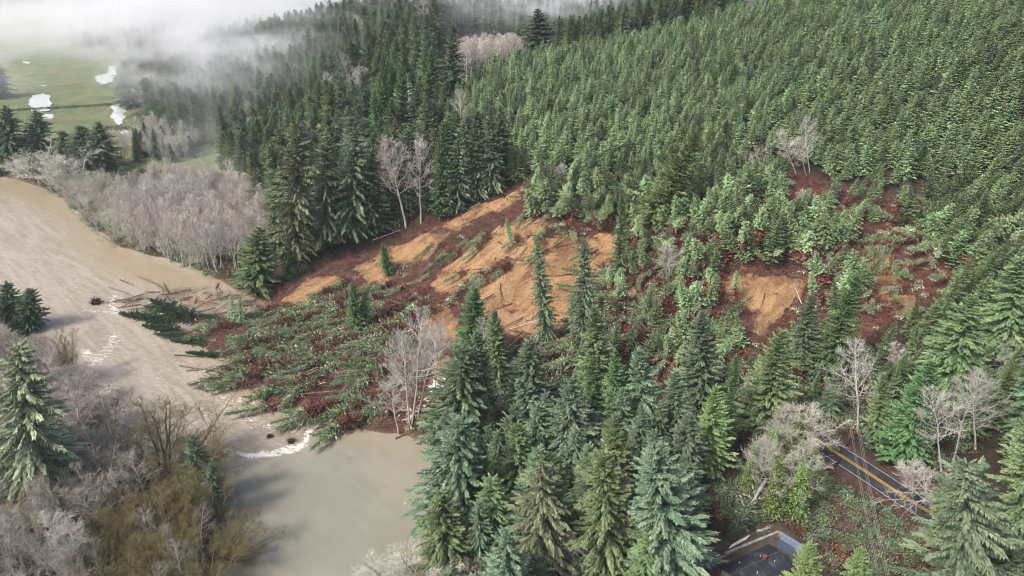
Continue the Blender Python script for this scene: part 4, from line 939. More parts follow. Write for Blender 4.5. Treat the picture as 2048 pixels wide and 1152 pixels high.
# left bank
plant(scatter([(-120,650),(20,672),(70,712),(150,775),(235,855),(270,940),(330,1010),(300,1060),(200,1080),(150,1400),(-350,1400),(-350,720)], 6.4, avoid=5), ['alder_brown', 'alder_umber', 'alder_ash'], [3.5, 3, .8], (15, 20), 'on the left bank', 'grey and pinkish bare alders on the left bank', leanj=.06, radial=(1.1, 1.5))
plant(scatter([(170,1110),(290,1030),(390,1050),(450,1100),(435,1200),(300,1420),(170,1420)], 6.8, avoid=4), ['maple_moss', 'alder_umber', 'alder_brown'], [3, 1.6, .8], (12, 16), 'at the lower left corner', 'mossy maples at the lower left bank', leanj=.06, radial=(1.0, 1.3))
plant(scatter([(840,1180),(860,1120),(900,1110),(960,1150),(960,1300),(850,1300)], 6.5), ['alder_ash', 'willow_lichen'], [1, 1], (7, 10), 'at the bottom river bank', 'bare bushes at the bottom river bank')

# ------------------------------------------------------------------ road, yard and what people built
def build(name, V, F, m, parent=None, smooth=False):
    me = bpy.data.meshes.new(name); me.from_pydata([tuple(map(float, v)) for v in V], [], [tuple(f) for f in F])
    for x in (m if isinstance(m, (list, tuple)) else [m]): me.materials.append(x)
    if smooth: me.polygons.foreach_set('use_smooth', [True] * len(me.polygons))
    me.update(); return link(name, me, parent)
class MB:
    def __init__(s): s.V = []; s.F = []
    def box(s, c, ux, uy, hx, hy, z0, z1):
        c = np.array(c, float)[:2]; ux = np.array(ux, float)[:2]; uy = np.array(uy, float)[:2]; o = len(s.V)
        for z in (z0, z1):
            for a, b in ((-1, -1), (1, -1), (1, 1), (-1, 1)):
                q = c + ux * hx * a + uy * hy * b; s.V.append((q[0], q[1], z))
        s.F += [(o, o + 3, o + 2, o + 1), (o + 4, o + 5, o + 6, o + 7), (o, o + 1, o + 5, o + 4), (o + 1, o + 2, o + 6, o + 5), (o + 2, o + 3, o + 7, o + 6), (o + 3, o, o + 4, o + 7)]
    def tube(s, a, b, ra, rb, k=8, cap=True):
        v, f = tubes(np.array([a], float), np.array([b], float), np.array([ra]), np.array([rb]), k); o = len(s.V)
        s.V += [tuple(x) for x in v]; s.F += [tuple(int(i) + o for i in q) for q in f]
        if cap: s.F += [tuple(o + i for i in range(k))[::-1], tuple(o + k + i for i in range(k))]
    def poly(s, pts):
        o = len(s.V); s.V += [tuple(p) for p in pts]; s.F.append(tuple(range(o, o + len(pts))))
    def go(s, name, m, parent=None, smooth=False): return build(name, s.V, s.F, m, parent, smooth)

RP = [np.array(p) for p in ROADP]
def road_strip(name, o0, o1, z, m):
    pts = []; n = 12
    Pn = [RP[0] * 2 - RP[1]] + RP + [RP[-1] * 2 - RP[-2]]
    for i in range(1, len(Pn) - 2):
        for k in range(n):
            t = k / n; a, b, c, d = Pn[i - 1:i + 3]
            pts.append(.5 * ((2 * b) + (-a + c) * t + (2 * a - 5 * b + 4 * c - d) * t * t + (-a + 3 * b - 3 * c + d) * t ** 3))
    pts.append(RP[-1]); pts = np.array(pts); tg = nrm(np.gradient(pts, axis=0)); nn = np.stack([-tg[:, 1], tg[:, 0]], -1)
    A = pts + nn * o0; B = pts + nn * o1; V = [(*a, z) for a in A] + [(*b, z) for b in B]; k = len(A)
    F = [(i, i + 1, k + i + 1, k + i) for i in range(k - 1)]
    o = build(name, V, F, m); o['kind'] = 'structure'; return o
t_ = NT('asphalt'); p_ = t_.pos(); M_asph = t_.base(t_.mix(t_.sm(t_.noise(.25, 5, .6, p_), .4, .65), (.030, .030, .034), (.055, .054, .058)), .75); t_.bump(t_.noise(8, 3, .6, p_), .2, .05)
M_yel = simple('road_paint_yellow', (.52, .31, .06), .7, noise=(2.5, .4)); M_wht = simple('road_paint_white', (.42, .41, .40), .7, noise=(2.2, .4))
road_strip('road', 4.5, -4.5, ROADZ, M_asph)
for o0, o1, nm, mm in ((.50, .18, 'centre_line', M_yel), (-.18, -.50, 'centre_line', M_yel), (3.95, 3.75, 'edge_line', M_wht), (-3.75, -3.95, 'edge_line', M_wht)): road_strip(nm, o0, o1, ROADZ + .015, mm)
# dark streak across the lane: a flat sheet just above the asphalt
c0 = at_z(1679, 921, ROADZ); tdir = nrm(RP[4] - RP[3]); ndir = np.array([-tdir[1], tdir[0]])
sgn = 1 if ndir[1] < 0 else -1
pt = build('dark_streak', [(*(c0 + tdir * a + ndir * sgn * b), ROADZ + .024) for a, b in ((-.4, .1), (.5, .0), (.9, 2.2), (1.4, 4.6), (.1, 4.6), (-.1, 2.0))], [(0, 1, 2, 3, 4, 5)], simple('tar', (.022, .012, .012), .6)); pt['kind'] = 'structure'

# house with a dark gable roof
A = at_z(1462, 1149, 14.4); B = at_z(1563, 1101, 14.4); ux = nrm(B - A); uy = np.array([-ux[1], ux[0]]); uy = uy if uy[1] > 0 else -uy
e0 = at_z(1431, 1141, 12.6); hw = float((e0 - A) @ uy); hw = max(4.0, min(hw, 7.0)); Lh = float(np.linalg.norm(B - A)); cc = (A + B) / 2
house = bpy.data.objects.new('house', None); COL.objects.link(house); house.location = (0, 0, 0)
tag(house, 'long single storey house with a dark gable roof beside the blue container', 'house')
M_wall = simple('house_wall', (.22, .215, .21), .8, noise=(.6, .15)); M_brn = simple('house_trim', (.10, .055, .03), .7, noise=(1, .2)); M_winds = simple('window_glass', (.03, .035, .04), .1, .6)
t_ = NT('roof_shingles'); p_ = t_.pos(); br = t_.n('ShaderNodeTexBrick'); t_.set(br.inputs['Vector'], t_.obj()); br.inputs['Scale'].default_value = 1.6
br.inputs['Color1'].default_value = (.022, .026, .036, 1); br.inputs['Color2'].default_value = (.034, .038, .050, 1); br.inputs['Mortar'].default_value = (.014, .016, .022, 1); br.inputs['Mortar Size'].default_value = .03
M_roof = t_.base(t_.mix(t_.sm(t_.noise(.35, 5, .65, p_), .52, .7), br.outputs[0], (.075, .085, .085)), .7); t_.bump(t_.noise(3, 4, .6, p_), .3, .1)
m = MB(); wl = hw - .55; z0_, z1_ = 9.6, 12.75; m.box(cc, ux, uy, Lh / 2 - .7, wl, z0_, z1_)
for s in (-1, 1):
    e = cc + ux * s * (Lh / 2 - .7); m.poly([(*(e + uy * wl), z1_), (*(e - uy * wl), z1_), (*e, 14.2)])
m.go('wall', M_wall, house)
for s in (-1, 1):
    m = MB(); R0 = [(*(cc - ux * Lh / 2), 14.4), (*(cc + ux * Lh / 2), 14.4), (*(cc + ux * Lh / 2 + uy * s * hw), 12.6), (*(cc - ux * Lh / 2 + uy * s * hw), 12.6)]
    R1 = [(x, y, z - .16) for x, y, z in R0]; o = 8
    m.V = R0 + R1; m.F = [(0, 1, 2, 3), (7, 6, 5, 4), (0, 4, 5, 1), (1, 5, 6, 2), (2, 6, 7, 3), (3, 7, 4, 0)]; rf = m.go('roof', M_roof, house)
m = MB(); m.box(cc, ux, uy, Lh / 2, .18, 14.36, 14.47); m.go('ridge_cap', simple('ridge_cap_metal', (.05, .055, .07), .5), house)
for s in (-1, 1):
    m = MB(); m.box(cc + uy * s * (hw + .06), ux, uy, Lh / 2, .06, 12.42, 12.60); m.go('gutter', M_brn, house)
for a, b, c_, h_ in ((.15, .30, M_wht, .5), (-.2, .55, M_wht, .4), (-.1, -.5, M_wht, .7), (.28, -.35, M_wht, .45)):
    q = cc + ux * a * Lh + uy * b * hw; zr = 14.4 - abs(b) * 1.8; m = MB(); m.tube((*q, zr - .1), (*q, zr + h_), .12, .12, 8); m.go('vent_pipe', c_, house)
q = cc + ux * .17 * Lh + uy * .03 * hw; m = MB(); m.box(q, ux, uy, .42, .42, 13.9, 15.0); m.box(q, ux, uy, .5, .5, 15.0, 15.12); m.go('chimney', simple('chimney_brick', (.16, .06, .04), .8, noise=(3, .3)), house)
for s in (-1, 1):
    for k in range(4):
        q = cc + ux * (-.36 + .24 * k) * Lh + uy * s * (wl + .03); w = MB(); w.box(q, ux, uy, .7, .04, 10.7, 11.9); wo = w.go('window', M_winds, house)
        f = MB()
        for a, b, c1, d1 in ((-.75, 0, .05, 0), (.75, 0, .05, 0)): f.box(q + ux * a, ux, uy, .05, .07, 10.65, 11.95)
        f.box(q, ux, uy, .8, .07, 11.9, 12.0); f.box(q, ux, uy, .8, .07, 10.6, 10.7); f.go('frame', M_wht, wo)
q = cc - ux * (Lh / 2 - .67); m = MB(); m.box(q, ux, uy, .04, .5, 9.9, 12.0); m.go('door', M_brn, house)

# blue steel container
P1 = at_z(1559, 1077, 12.7); P4 = at_z(1604, 1105, 12.7); cu = nrm(P4 - P1); cv = np.array([-cu[1], cu[0]]); cv = cv if cv[1] > 0 else -cv; Lc = float(np.linalg.norm(P4 - P1)) * 1.08; Wc = 2.44
cc2 = P1 + cu * Lc / 2 + cv * Wc / 2; cont = bpy.data.objects.new('shipping_container', None); COL.objects.link(cont)
tag(cont, 'slate blue steel shipping container at the corner of the concrete wall', 'container')
M_blue = simple('container_paint', (.085, .115, .185), .55, .4, noise=(.8, .25)); M_blue2 = simple('container_roof_paint', (.17, .20, .26), .5, .4, noise=(.5, .4)); M_drk = simple('steel_dark', (.05, .05, .055), .6)
m = MB(); m.box(cc2, cu, cv, Lc / 2 - .04, Wc / 2 - .05, 10.15, 12.62)
for s in (-1, 1):
    n = int(Lc / .28)
    for i in range(n): m.box(cc2 + cu * (-(Lc / 2) + .3 + i * (Lc - .5) / n) + cv * s * (Wc / 2 - .03), cu, cv, .07, .03, 10.3, 12.5)
m.go('body', M_blue, cont)
m = MB(); m.box(cc2, cu, cv, Lc / 2 - .05, Wc / 2 - .06, 12.62, 12.66); n = int(Lc / .4)
for i in range(n): m.box(cc2 + cu * (-(Lc / 2) + .3 + i * (Lc - .5) / n), cu, cv, .08, Wc / 2 - .12, 12.66, 12.70)
m.go('roof', M_blue2, cont)
m = MB()
for s in (-1, 1):
    m.box(cc2 + cv * s * (Wc / 2 - .04), cu, cv, Lc / 2, .05, 12.60, 12.73); m.box(cc2 + cv * s * (Wc / 2 - .04), cu, cv, Lc / 2, .05, 10.05, 10.2)
    for e in (-1, 1): m.box(cc2 + cv * s * (Wc / 2 - .07) + cu * e * (Lc / 2 - .06), cu, cv, .09, .09, 10.0, 12.74)
for e in (-1, 1): m.box(cc2 + cu * e * (Lc / 2 - .04), cu, cv, .05, Wc / 2 - .14, 12.60, 12.72)
m.go('frame', M_blue, cont)
for s in (-1, 1):
    m = MB(); q = cc2 - cu * (Lc / 2 - .01) + cv * s * .57; m.box(q, cu, cv, .03, .54, 10.2, 12.55); d_ = m.go('door', M_blue, cont)
    m = MB(); m.tube((*(q - cu * .06 - cv * .2), 10.2), (*(q - cu * .06 - cv * .2), 12.55), .03, .03, 6); m.tube((*(q - cu * .06 + cv * .2), 10.2), (*(q - cu * .06 + cv * .2), 12.55), .03, .03, 6); m.go('lock_bar', M_drk, d_)

# concrete block wall around the yard
W0 = at_z(1420, 1119, 11.3); W1 = at_z(1557, 1062, 11.5); W2 = at_z(1568, 1068, 11.5)
t_ = NT('concrete'); br = t_.n('ShaderNodeTexBrick'); mpp = t_.n('ShaderNodeMapping'); t_.set(mpp.inputs[0], t_.obj()); t_.set(br.inputs['Vector'], mpp.outputs[0])
M_conc = t_.base(t_.ramp(t_.noise(.9, 6, .65, t_.pos()), [(.3, (.15, .135, .11)), (.5, (.26, .24, .20)), (.7, (.38, .36, .31))]), .9); t_.bump(t_.noise(4, 5, .6, t_.pos()), .4, .1)
cw_ = bpy.data.objects.new('concrete_wall', None); COL.objects.link(cw_); tag(cw_, 'stained concrete block retaining wall running along the back of the yard', 'wall')
for a_, b_ in ((W0, W1), (W1, W2)):
    L_ = np.linalg.norm(b_ - a_); u_ = nrm(b_ - a_); v_ = np.array([-u_[1], u_[0]]); n = max(1, int(L_ / 1.5)); m = MB()
    for i in range(n):
        for r_ in range(2 if n < 3 or i > 2 else 1):
            m.box(a_ + u_ * (i + .5) * L_ / n, u_, v_, L_ / n / 2 - .012, .32 + .01 * r_, 9.7 + r_ * .86, 9.7 + r_ * .86 + .845)
    m.go('block_course', M_conc, cw_)
M_lum = simple('pale_lumber', (.66, .63, .58), .7, noise=(1, .12))
for k in range(5):
    a_ = at_z(1459 + k * 1.5, 1092 - k * 1.6, 11.2); b_ = at_z(1494 + k * 1.5, 1073 - k * 1.6, 11.2); u_ = nrm(b_ - a_); v_ = np.array([-u_[1], u_[0]])
    m = MB(); m.box((a_ + b_) / 2, u_, v_, np.linalg.norm(b_ - a_) / 2, .12, 10.25 + .02 * k, 10.42 + .03 * k); o = m.go('pale_board', M_lum)
    tag(o, 'long white board on the ground behind the concrete wall, %s' % ('nearest to the wall', 'second from the wall', 'middle', 'second from the back', 'farthest from the wall')[k], 'board', 'white boards behind the wall')
a_ = at_z(1431, 1108, 11.2); b_ = at_z(1440, 1104, 11.2); m = MB(); u_ = nrm(b_ - a_); m.box((a_ + b_) / 2, u_, np.array([-u_[1], u_[0]]), np.linalg.norm(b_ - a_) / 2, .15, 10.2, 10.4); tag(m.go('pale_board', M_lum), 'short white board near the low end of the concrete wall', 'board')

# power line
M_pole = simple('pole_wood', (.16, .10, .075), .85, noise=(.6, .25)); M_ins = simple('insulator_white', (.75, .74, .72), .3); M_wire = simple('wire_metal', (.34, .34, .33), .5)
pb = hit(1693, 893); P2_ = np.array([*at_z(1800, 1262, 23.0), 0]); POLES = [(pb[0], pb[1], gz(pb[0], pb[1]), 9.2), (P2_[0], P2_[1], gz(P2_[0], P2_[1]), 11.5)]
ln = nrm(np.array([POLES[1][0] - POLES[0][0], POLES[1][1] - POLES[0][1]])); cx = np.array([-ln[1], ln[0]])
for i, (x, y, z, h_) in enumerate(POLES):
    r0 = bpy.data.objects.new('utility_pole', None); COL.objects.link(r0); r0.location = (0, 0, 0)
    tag(r0, 'wooden utility pole with white insulators standing beside the road' if i == 0 else 'wooden utility pole in the brush below the road', 'utility pole')
    m = MB(); m.tube((x, y, z - 1), (x, y, z + h_), .19, .13, 10); m.go('pole', M_pole, r0, True)
    for k, dz in enumerate((.3, 1.3)):
        m = MB(); m.box((x, y), cx, ln, 1.45, .08, z + h_ - dz - .08, z + h_ - dz + .08); arm = m.go('crossarm', M_pole, r0)
        for a_ in (-1.3, -.55, .55, 1.3):
            m = MB(); q = np.array([x, y]) + cx * a_; m.tube((*q, z + h_ - dz + .08), (*q, z + h_ - dz + .42), .11, .07, 8); m.go('insulator', M_ins, arm)
    m = MB(); m.tube((x + .35, y, z + h_ - 2.9), (x + .35, y, z + h_ - 2.0), .24, .24, 10); m.go('transformer', simple('transformer_grey', (.42, .40, .38), .5), r0, True)
for w_i, (a_, dz) in enumerate(((-1.3, .3), (.55, .3), (1.3, .3), (-.55, 1.3), (1.3, 1.3))):
    p0, p1 = POLES; A_ = np.array([p0[0] + cx[0] * a_, p0[1] + cx[1] * a_, p0[2] + p0[3] - dz + .42]); B_ = np.array([p1[0] + cx[0] * a_, p1[1] + cx[1] * a_, p1[2] + p1[3] - dz + .42]); n = 24
    s_ = np.linspace(0, 1, n + 1)[:, None]; Q = A_ * (1 - s_) + B_ * s_; Q[:, 2] -= 4 * 1.3 * (s_ * (1 - s_))[:, 0]
    v, f = tubes(Q[:-1], Q[1:], np.full(n, .030), np.full(n, .030), 4); o = link('power_line', mesh_np('power_line', v, f, [M_wire], smooth=True))
    tag(o, '%s overhead power line running from the roadside pole' % ('leftmost upper', 'middle upper', 'rightmost upper', 'lower left', 'lower right')[w_i], 'power line', 'power lines over the brush')

# ------------------------------------------------------------------ logs, root plates, wreckage
def log_mesh(seed, L, r, stubs, mats, bend=.03, torn=True):
    g = np.random.default_rng(seed); n = 7; xs = np.linspace(0, L, n + 1); c = np.stack([xs, g.normal(0, bend * L / 6, n + 1).cumsum() * .5, g.normal(0, bend * L / 8, n + 1)], -1); rr = r * (1 - .55 * xs / L) * g.uniform(.9, 1.1, n + 1)
    V, F = tubes(c[:-1], c[1:], rr[:-1], rr[1:], 7); F = [tuple(f) for f in F]; V = list(map(tuple, V)); mi = [0] * len(F)
    F.append(tuple(range(7))[::-1]); mi.append(1); o = len(V) - 7; F.append(tuple(range(o, o + 7))); mi.append(1)
    for i in range(stubs):
        k = g.integers(1, n); a = g.random() * 6.28; l = g.uniform(.5, 2.4) * (r / .3) ** .5; d = np.array([g.uniform(.1, .7), math.cos(a), math.sin(a)]) * l
        v, f = tubes(c[k][None], (c[k] + d)[None], np.array([r * .22]), np.array([r * .08]), 4); o = len(V); V += list(map(tuple, v)); F += [tuple(int(q) + o for q in ff_) for ff_ in f]; mi += [0] * len(f)
    me = bpy.data.meshes.new('log'); me.from_pydata(V, [], F)
    for x in mats: me.materials.append(x)
    me.polygons.foreach_set('material_index', mi); me.update(); return me
LOGM = {'grey': [log_mesh(600 + k, 10, .30, 9, [WOOD['log'], WOOD['redwood']]) for k in range(4)], 'brown': [log_mesh(620 + k, 10, .26, 12, [WOOD['bark'], WOOD['redwood']]) for k in range(4)],
        'orange': [log_mesh(640 + k, 10, .34, 4, [WOOD['redwood'], WOOD['redwood']]) for k in range(2)], 'white': [log_mesh(660 + k, 10, .24, 7, [WOOD['white'], WOOD['grey']]) for k in range(2)]}
def lay(tint, a, b, label=None, th=1.0, group=None, zone='', name='broken_log'):
    a = Vector(a); b = Vector(b); d = b - a; L = d.length; me = LOGM[tint][int(rng.integers(len(LOGM[tint])))]; o = link(name, me)
    o.location = a; o.rotation_mode = 'QUATERNION'; o.rotation_quaternion = d.to_track_quat('X', 'Z') @ Matrix.Rotation(R(0, 6.28), 4, 'X').to_quaternion(); o.scale = (L / 10, th, th)
    tag(o, label, 'log', group)
    if not label: SCAT.append((o, np.array(a), {'grey': 'grey', 'brown': 'dark brown', 'orange': 'orange torn', 'white': 'pale'}[tint], zone, group))
    return o
def lay_px(tint, p, q, label, za=0., zb=0., th=1.0, onwater=False):
    if onwater: a = (*at_z(*p, .1), .1 + za); b = (*at_z(*q, .1), .1 + zb)
    else: a = hit(*p) + [0, 0, .25 + za]; b = hit(*q) + [0, 0, .25 + zb]
    return lay(tint, a, b, label, th)
def logs(P, mean, spread, Lr, tints, wt, zone, group, water=False, th=(.7, 1.3), pile=0.):
    for p in P:
        a = math.radians(mean) + rng.normal(0, math.radians(spread)); L = R(*Lr); q = (p[0] + math.cos(a) * L, p[1] + math.sin(a) * L)
        z0 = max(p[2], 0) if not water else .05; z1 = max(gz(*q), 0) if not water else .05; ex = abs(rng.normal(0, pile))
        lay(tints[int(rng.choice(len(tints), p=np.array(wt) / sum(wt)))], (p[0], p[1], z0 + .2 + ex), (*q, z1 + .25 + ex + rng.normal(0, .3 + pile * .3)), None, R(*th), group, zone)
def scat_w(poly, step):  # scatter on the water plane
    P = wz(poly); x0, y0 = P.min(0); x1, y1 = P.max(0); X, Y = np.meshgrid(np.arange(x0, x1, step), np.arange(y0, y1, step)); X = X + rng.uniform(-.5, .5, X.shape) * step; Y = Y + rng.uniform(-.5, .5, Y.shape) * step
    k = poly_sd(X, Y, P) < 0; return np.stack([X[k], Y[k], np.zeros(k.sum())], -1)
JAM = [(240,600),(300,585),(400,575),(500,590),(540,605),(520,632),(440,650),(380,655),(330,648),(290,630)]
logs(scat_w(JAM, 4.7), 190, 48, (3, 13), ['grey', 'brown', 'orange', 'white'], [5, 3, 1, .7], 'in the logjam', 'logs of the logjam in the river', True, (.7, 1.5), .5)
mark(400, 600, 'the logjam middle'); mark(300, 615, 'the logjam river end'); mark(500, 610, 'the logjam bank end')
for c_, p, q, lb in (('grey', (275,552), (322,577), 'grey log pointing up out of the river above the logjam'), ('grey', (218,575), (262,590), 'grey drift log upstream of the root plate'), ('brown', (240,560), (268,572), 'small dark drift log near the river middle'),
                     ('brown', (245,606), (300,596), 'thin dark log reaching left from the logjam'), ('grey', (358,732), (480,752), 'long grey log floating beside the slide toe'), ('grey', (372,742), (440,738), 'shorter grey log against the long floating one'),
                     ('brown', (350,711), (405,715), 'dark brushy log at the tip of the slide toe'), ('brown', (398,778), (420,783), 'little dark drift log below the mud bar'), ('white', (835,824), (905,812), 'pale log lying at the river bank by the white alders'), ('grey', (790,878), (870,842), 'long curved grey log at the water edge'),
                     ('grey', (420,776), (500,772), 'line of grey drift wood by the mud bar')):
    lay_px(c_, p, q, lb, za=.2, zb=.35 if lb.find('up out') < 0 else 1.8, onwater=True)
for c_, p, q, lb, th in (('orange', (870,716), (908,718), 'bright orange splintered log among the debris', 1.5), ('white', (1080,660), (1062,690), 'pale broken stem standing at the foot of the sand', 1.2), ('white', (1090,638), (1020,660), 'pale log across the foot of the sand slope', 1.1), ('orange', (1140,718), (1165,716), 'short orange broken log end', 1.5),
                         ('white', (985,700), (1040,690), 'whitish log beside the bushy fir', 1.0), ('brown', (1000,672), (1075,700), 'dark log crossing the log jumble', 1.5), ('brown', (1010,705), (1090,668), 'dark log sloping through the log jumble', 1.4), ('brown', (990,655), (1050,690), 'dark log under the sand slope', 1.4), ('grey', (1060,735), (1150,690), 'long grey log right of the log jumble', 1.3),
                         ('white', (1398,995), (1448,945), 'bare pale trunk leaning over the yard slope', 1.1), ('orange', (1476,1008), (1486,980), 'splintered orange stump above the yard', 1.3), ('white', (1512,1066), (1540,1056), 'split pale log on top of the concrete wall', 1.6), ('white', (662,748), (760,718), 'bleached branchy log at the lower slide edge', 1.0), ('white', (590,545), (604,520), 'pale snapped stem at the upper left scar', .9),
                         ('white', (745,482), (800,462), 'pale logs lying at the forest edge above the scar', 1.0), ('orange', (1430,565), (1460,560), 'reddish torn log left of the right sandy patch', 1.4), ('orange', (1345,555), (1385,570), 'reddish torn log by the small alder', 1.3)):
    lay_px(c_, p, q, lb, th=th)
logs(scatter([(985,690),(1050,660),(1150,690),(1180,740),(1120,760),(1000,740)], 4.3), 200, 40, (6, 13), ['brown', 'grey', 'orange'], [5, 2, .6], 'in the log jumble', 'logs in the jumble below the sand slope', pile=.7, th=(.8, 1.5))
logs(scatter([(430,690),(560,650),(700,600),(900,560),(1040,400),(1180,400),(1200,480),(1100,640),(960,690),(880,790),(800,850),(600,810),(520,760)], 14), 205, 32, (6, 16), ['brown', 'grey', 'orange'], [4, 2.5, .9], 'on the slide', 'broken logs strewn on the slide', th=(.5, 1.1), pile=.6)
logs(scatter([(440,690),(560,660),(700,640),(860,660),(880,760),(800,840),(600,800),(520,770)], 9.5) + np.array([0, 0, 1.3]), 198, 24, (9, 20), ['grey', 'brown', 'white', 'orange'], [4, 3, 1, .6], 'on the lobe', 'long trunks lying over the slide lobe', th=(.6, 1.2), pile=.5)
logs(scatter([(1200,480),(1400,470),(1600,540),(1800,480),(1860,560),(1700,700),(1500,720),(1300,740),(1160,700)], 13), 220, 60, (4, 12), ['brown', 'grey', 'orange', 'white'], [5, 1.6, .6, .6], 'on the right slide', 'broken logs strewn on the right slide', th=(.35, .8), pile=.3)
logs(scatter([(1560,365),(1750,380),(1960,395),(2048,400),(1900,425),(1700,430)], 11), 220, 60, (4, 10), ['brown', 'grey', 'white'], [4, 1.5, 1], 'in the long dark gap', 'broken logs in the long dark gap', th=(.3, .7), pile=.3)

def rootwad(px, py, s, label):
    q = at_z(px, py, .2); g = np.random.default_rng(int(px)); n = 90; th = g.random(n) * 6.28; ph = g.normal(.35, .5, n); D = np.stack([np.cos(th) * np.cos(ph), np.sin(th) * np.cos(ph), np.abs(np.sin(ph))], -1)
    P0 = np.zeros((n, 3)) + g.normal(0, .25 * s, (n, 3)); P0[:, 2] = np.abs(P0[:, 2]); v1, f1 = tubes(P0, P0 + D * g.uniform(.8, 1.7, n)[:, None] * s, np.full(n, .12 * s), np.full(n, .03 * s), 4)
    ob = bpy.data.objects.new('root_plate', None); COL.objects.link(ob); ob.location = (*q, 0); link('roots', mesh_np('roots', v1, f1, [WOOD['bark']]), ob)
    t = np.linspace(0, math.pi, 9); V = []; F = []; k = 12
    for i, a in enumerate(t):
        for j in range(k):
            r = s * (.75 + .22 * g.random()); V.append((math.sin(a) * math.cos(j * 6.283 / k) * r, math.sin(a) * math.sin(j * 6.283 / k) * r, math.cos(a) * r * .7 + .15 * s))
    for i in range(8):
        for j in range(k): F.append((i * k + j, i * k + (j + 1) % k, (i + 1) * k + (j + 1) % k, (i + 1) * k + j))
    build('soil', V, F, simple('root_soil', (.035, .016, .010), .95, noise=(2, .4)), ob); tag(ob, label, 'root plate')
rootwad(192, 606, 2.0, 'dark upturned root plate standing in the river above the rapids'); rootwad(540, 873, .9, 'small round root clump in the shallow rapids'); rootwad(582, 883, 1.1, 'reddish root clump right of the round one in the rapids')
# drowned tree reaching into the river
def water_tree(kind, p, q, label, rad=.4, z=.35, name='fallen_spruce'):
    a = at_z(*p, .2); b = at_z(*q, .2); return placed(kind, (*a, z), (*b, z - .1), name=name, label=label, cat='fallen tree', radial=rad)
water_tree('spruce_dark', (790,845), (618,868), 'long drowned spruce reaching from the slide into the rapids', .30, .3)
water_tree('spruce_dark', (600,800), (485,796), 'dark fallen spruce pointing over the river from the lobe edge', .38, .9)
water_tree('spruce_dark', (700,835), (615,832), 'dark fallen spruce at the lobe edge above the rapids', .38, .9)
for k_, (p_, q_, lb_) in enumerate((((350,652), (240,628), 'dark drowned spruce reaching farthest left off the slide toe'), ((365,668), (285,652), 'dark drowned spruce below the one reaching farthest left'), ((400,645), (290,615), 'dark drowned spruce pressed against the logjam'),
        ((420,690), (340,682), 'dark drowned spruce at the corner of the slide toe'), ((440,715), (372,706), 'dark limp spruce lying in the shallows above the long grey log'), ((370,640), (300,600), 'dark spruce crown jutting up out of the logjam'), ((470,655), (400,632), 'dark spruce half buried between logjam and slide toe'))):
    water_tree('spruce_dark', p_, q_, lb_, .75, .7)
water_tree('alder_white', (672,924), (712,912), 'small bare branch floating in the calm bend', .5, .1, 'fallen_alder')
water_tree('spruce_dark', (555,815), (538,826), 'small dark sprig floating above the rapids', .6, .2)
def ground_tree(kind, p, q, label, rad=1., za=.5, zb=.8, name='fallen_spruce'):
    a = hit(*p); b = hit(*q); return placed(kind, a + [0, 0, za], b + [0, 0, zb], name=name, label=label, cat='fallen tree', radial=rad)
ground_tree('snag', (1528,975), (1462,1075), 'bare pale conifer fallen towards the concrete wall', 1.6, 2.0, 1.2, 'fallen_conifer')
ground_tree('fir_dark', (1500,1010), (1458,1085), 'green fallen fir lying under the bare pale conifer', 1.1, .8, 1.0, 'fallen_fir')
ground_tree('alder_white', (790,735), (655,752), 'white bare alder lying flat on the lower lobe', .5, 1.0, 1.0, 'fallen_alder')
ground_tree('alder_white', (1640,430), (1590,400), 'grey uprooted alder lying across the dark gap', .6, 1.0, 2.5, 'fallen_alder')
ground_tree('alder_ash', (1270,640), (1190,660), 'grey tangled alder crown lying right of the ragged spruces', 1.0, 1.0, 1.5, 'fallen_alder')
ground_tree('alder_ash', (1330,690), (1250,650), 'brown tangled alder crown on the churned slope', 1.1, 1.0, 1.5, 'fallen_alder')

# wrecked white building at the river bank
M_pan = simple('white_panel', (.72, .72, .70), .6, noise=(1, .12)); M_pink = simple('pink_insulation', (.60, .42, .40), .8, noise=(1.2, .25)); M_red = simple('red_panel', (.32, .05, .03), .7, noise=(1, .3))
g_ = np.random.default_rng(77)
def sheet(px, py, w, l, mat, label, name, cat, grp, tilt=.35, lift=.5):
    h0 = hit(px, py); m = MB(); m.box((0, 0), (1, 0), (0, 1), w / 2, l / 2, -.04, .04); m.box((0, -l * .2), (1, 0), (0, 1), w / 2 + .02, .06, .04, .10); m.box((0, l * .25), (1, 0), (0, 1), w / 2 + .02, .06, .04, .10)
    o = m.go(name, mat); o.location = h0 + np.array([0, 0, lift]); o.rotation_euler = (g_.normal(0, tilt), g_.normal(0, tilt), g_.random() * 6.28); tag(o, label, cat, grp)
for k, (x, y, w, l) in enumerate(((876,772,4.2,3.4),(868,786,3.0,2.2),(884,764,2.2,2.6),(862,778,1.8,1.2),(888,780,2.0,1.6))):
    sheet(x, y, w, l, M_pan, 'white wall panel of the wrecked building, %s' % ('largest of the heap', 'lowest of the heap', 'topmost of the heap', 'smallest, at the left of the heap', 'at the right of the heap')[k], 'wall_panel', 'wreckage', 'white panels of the wrecked building', .3, .9)
for k in range(34):
    u = g_.random(); x = 802 + 66 * u + g_.normal(0, 7); y = 850 - 62 * u + g_.normal(0, 6)
    sheet(x, y, g_.uniform(.5, 1.8), g_.uniform(.3, 1.4), M_pink if g_.random() < .7 else M_pan, 'pinkish scrap of the wrecked building among the heap at the water edge', 'debris_scrap', 'wreckage', 'pinkish scraps at the water edge', .6, .7)
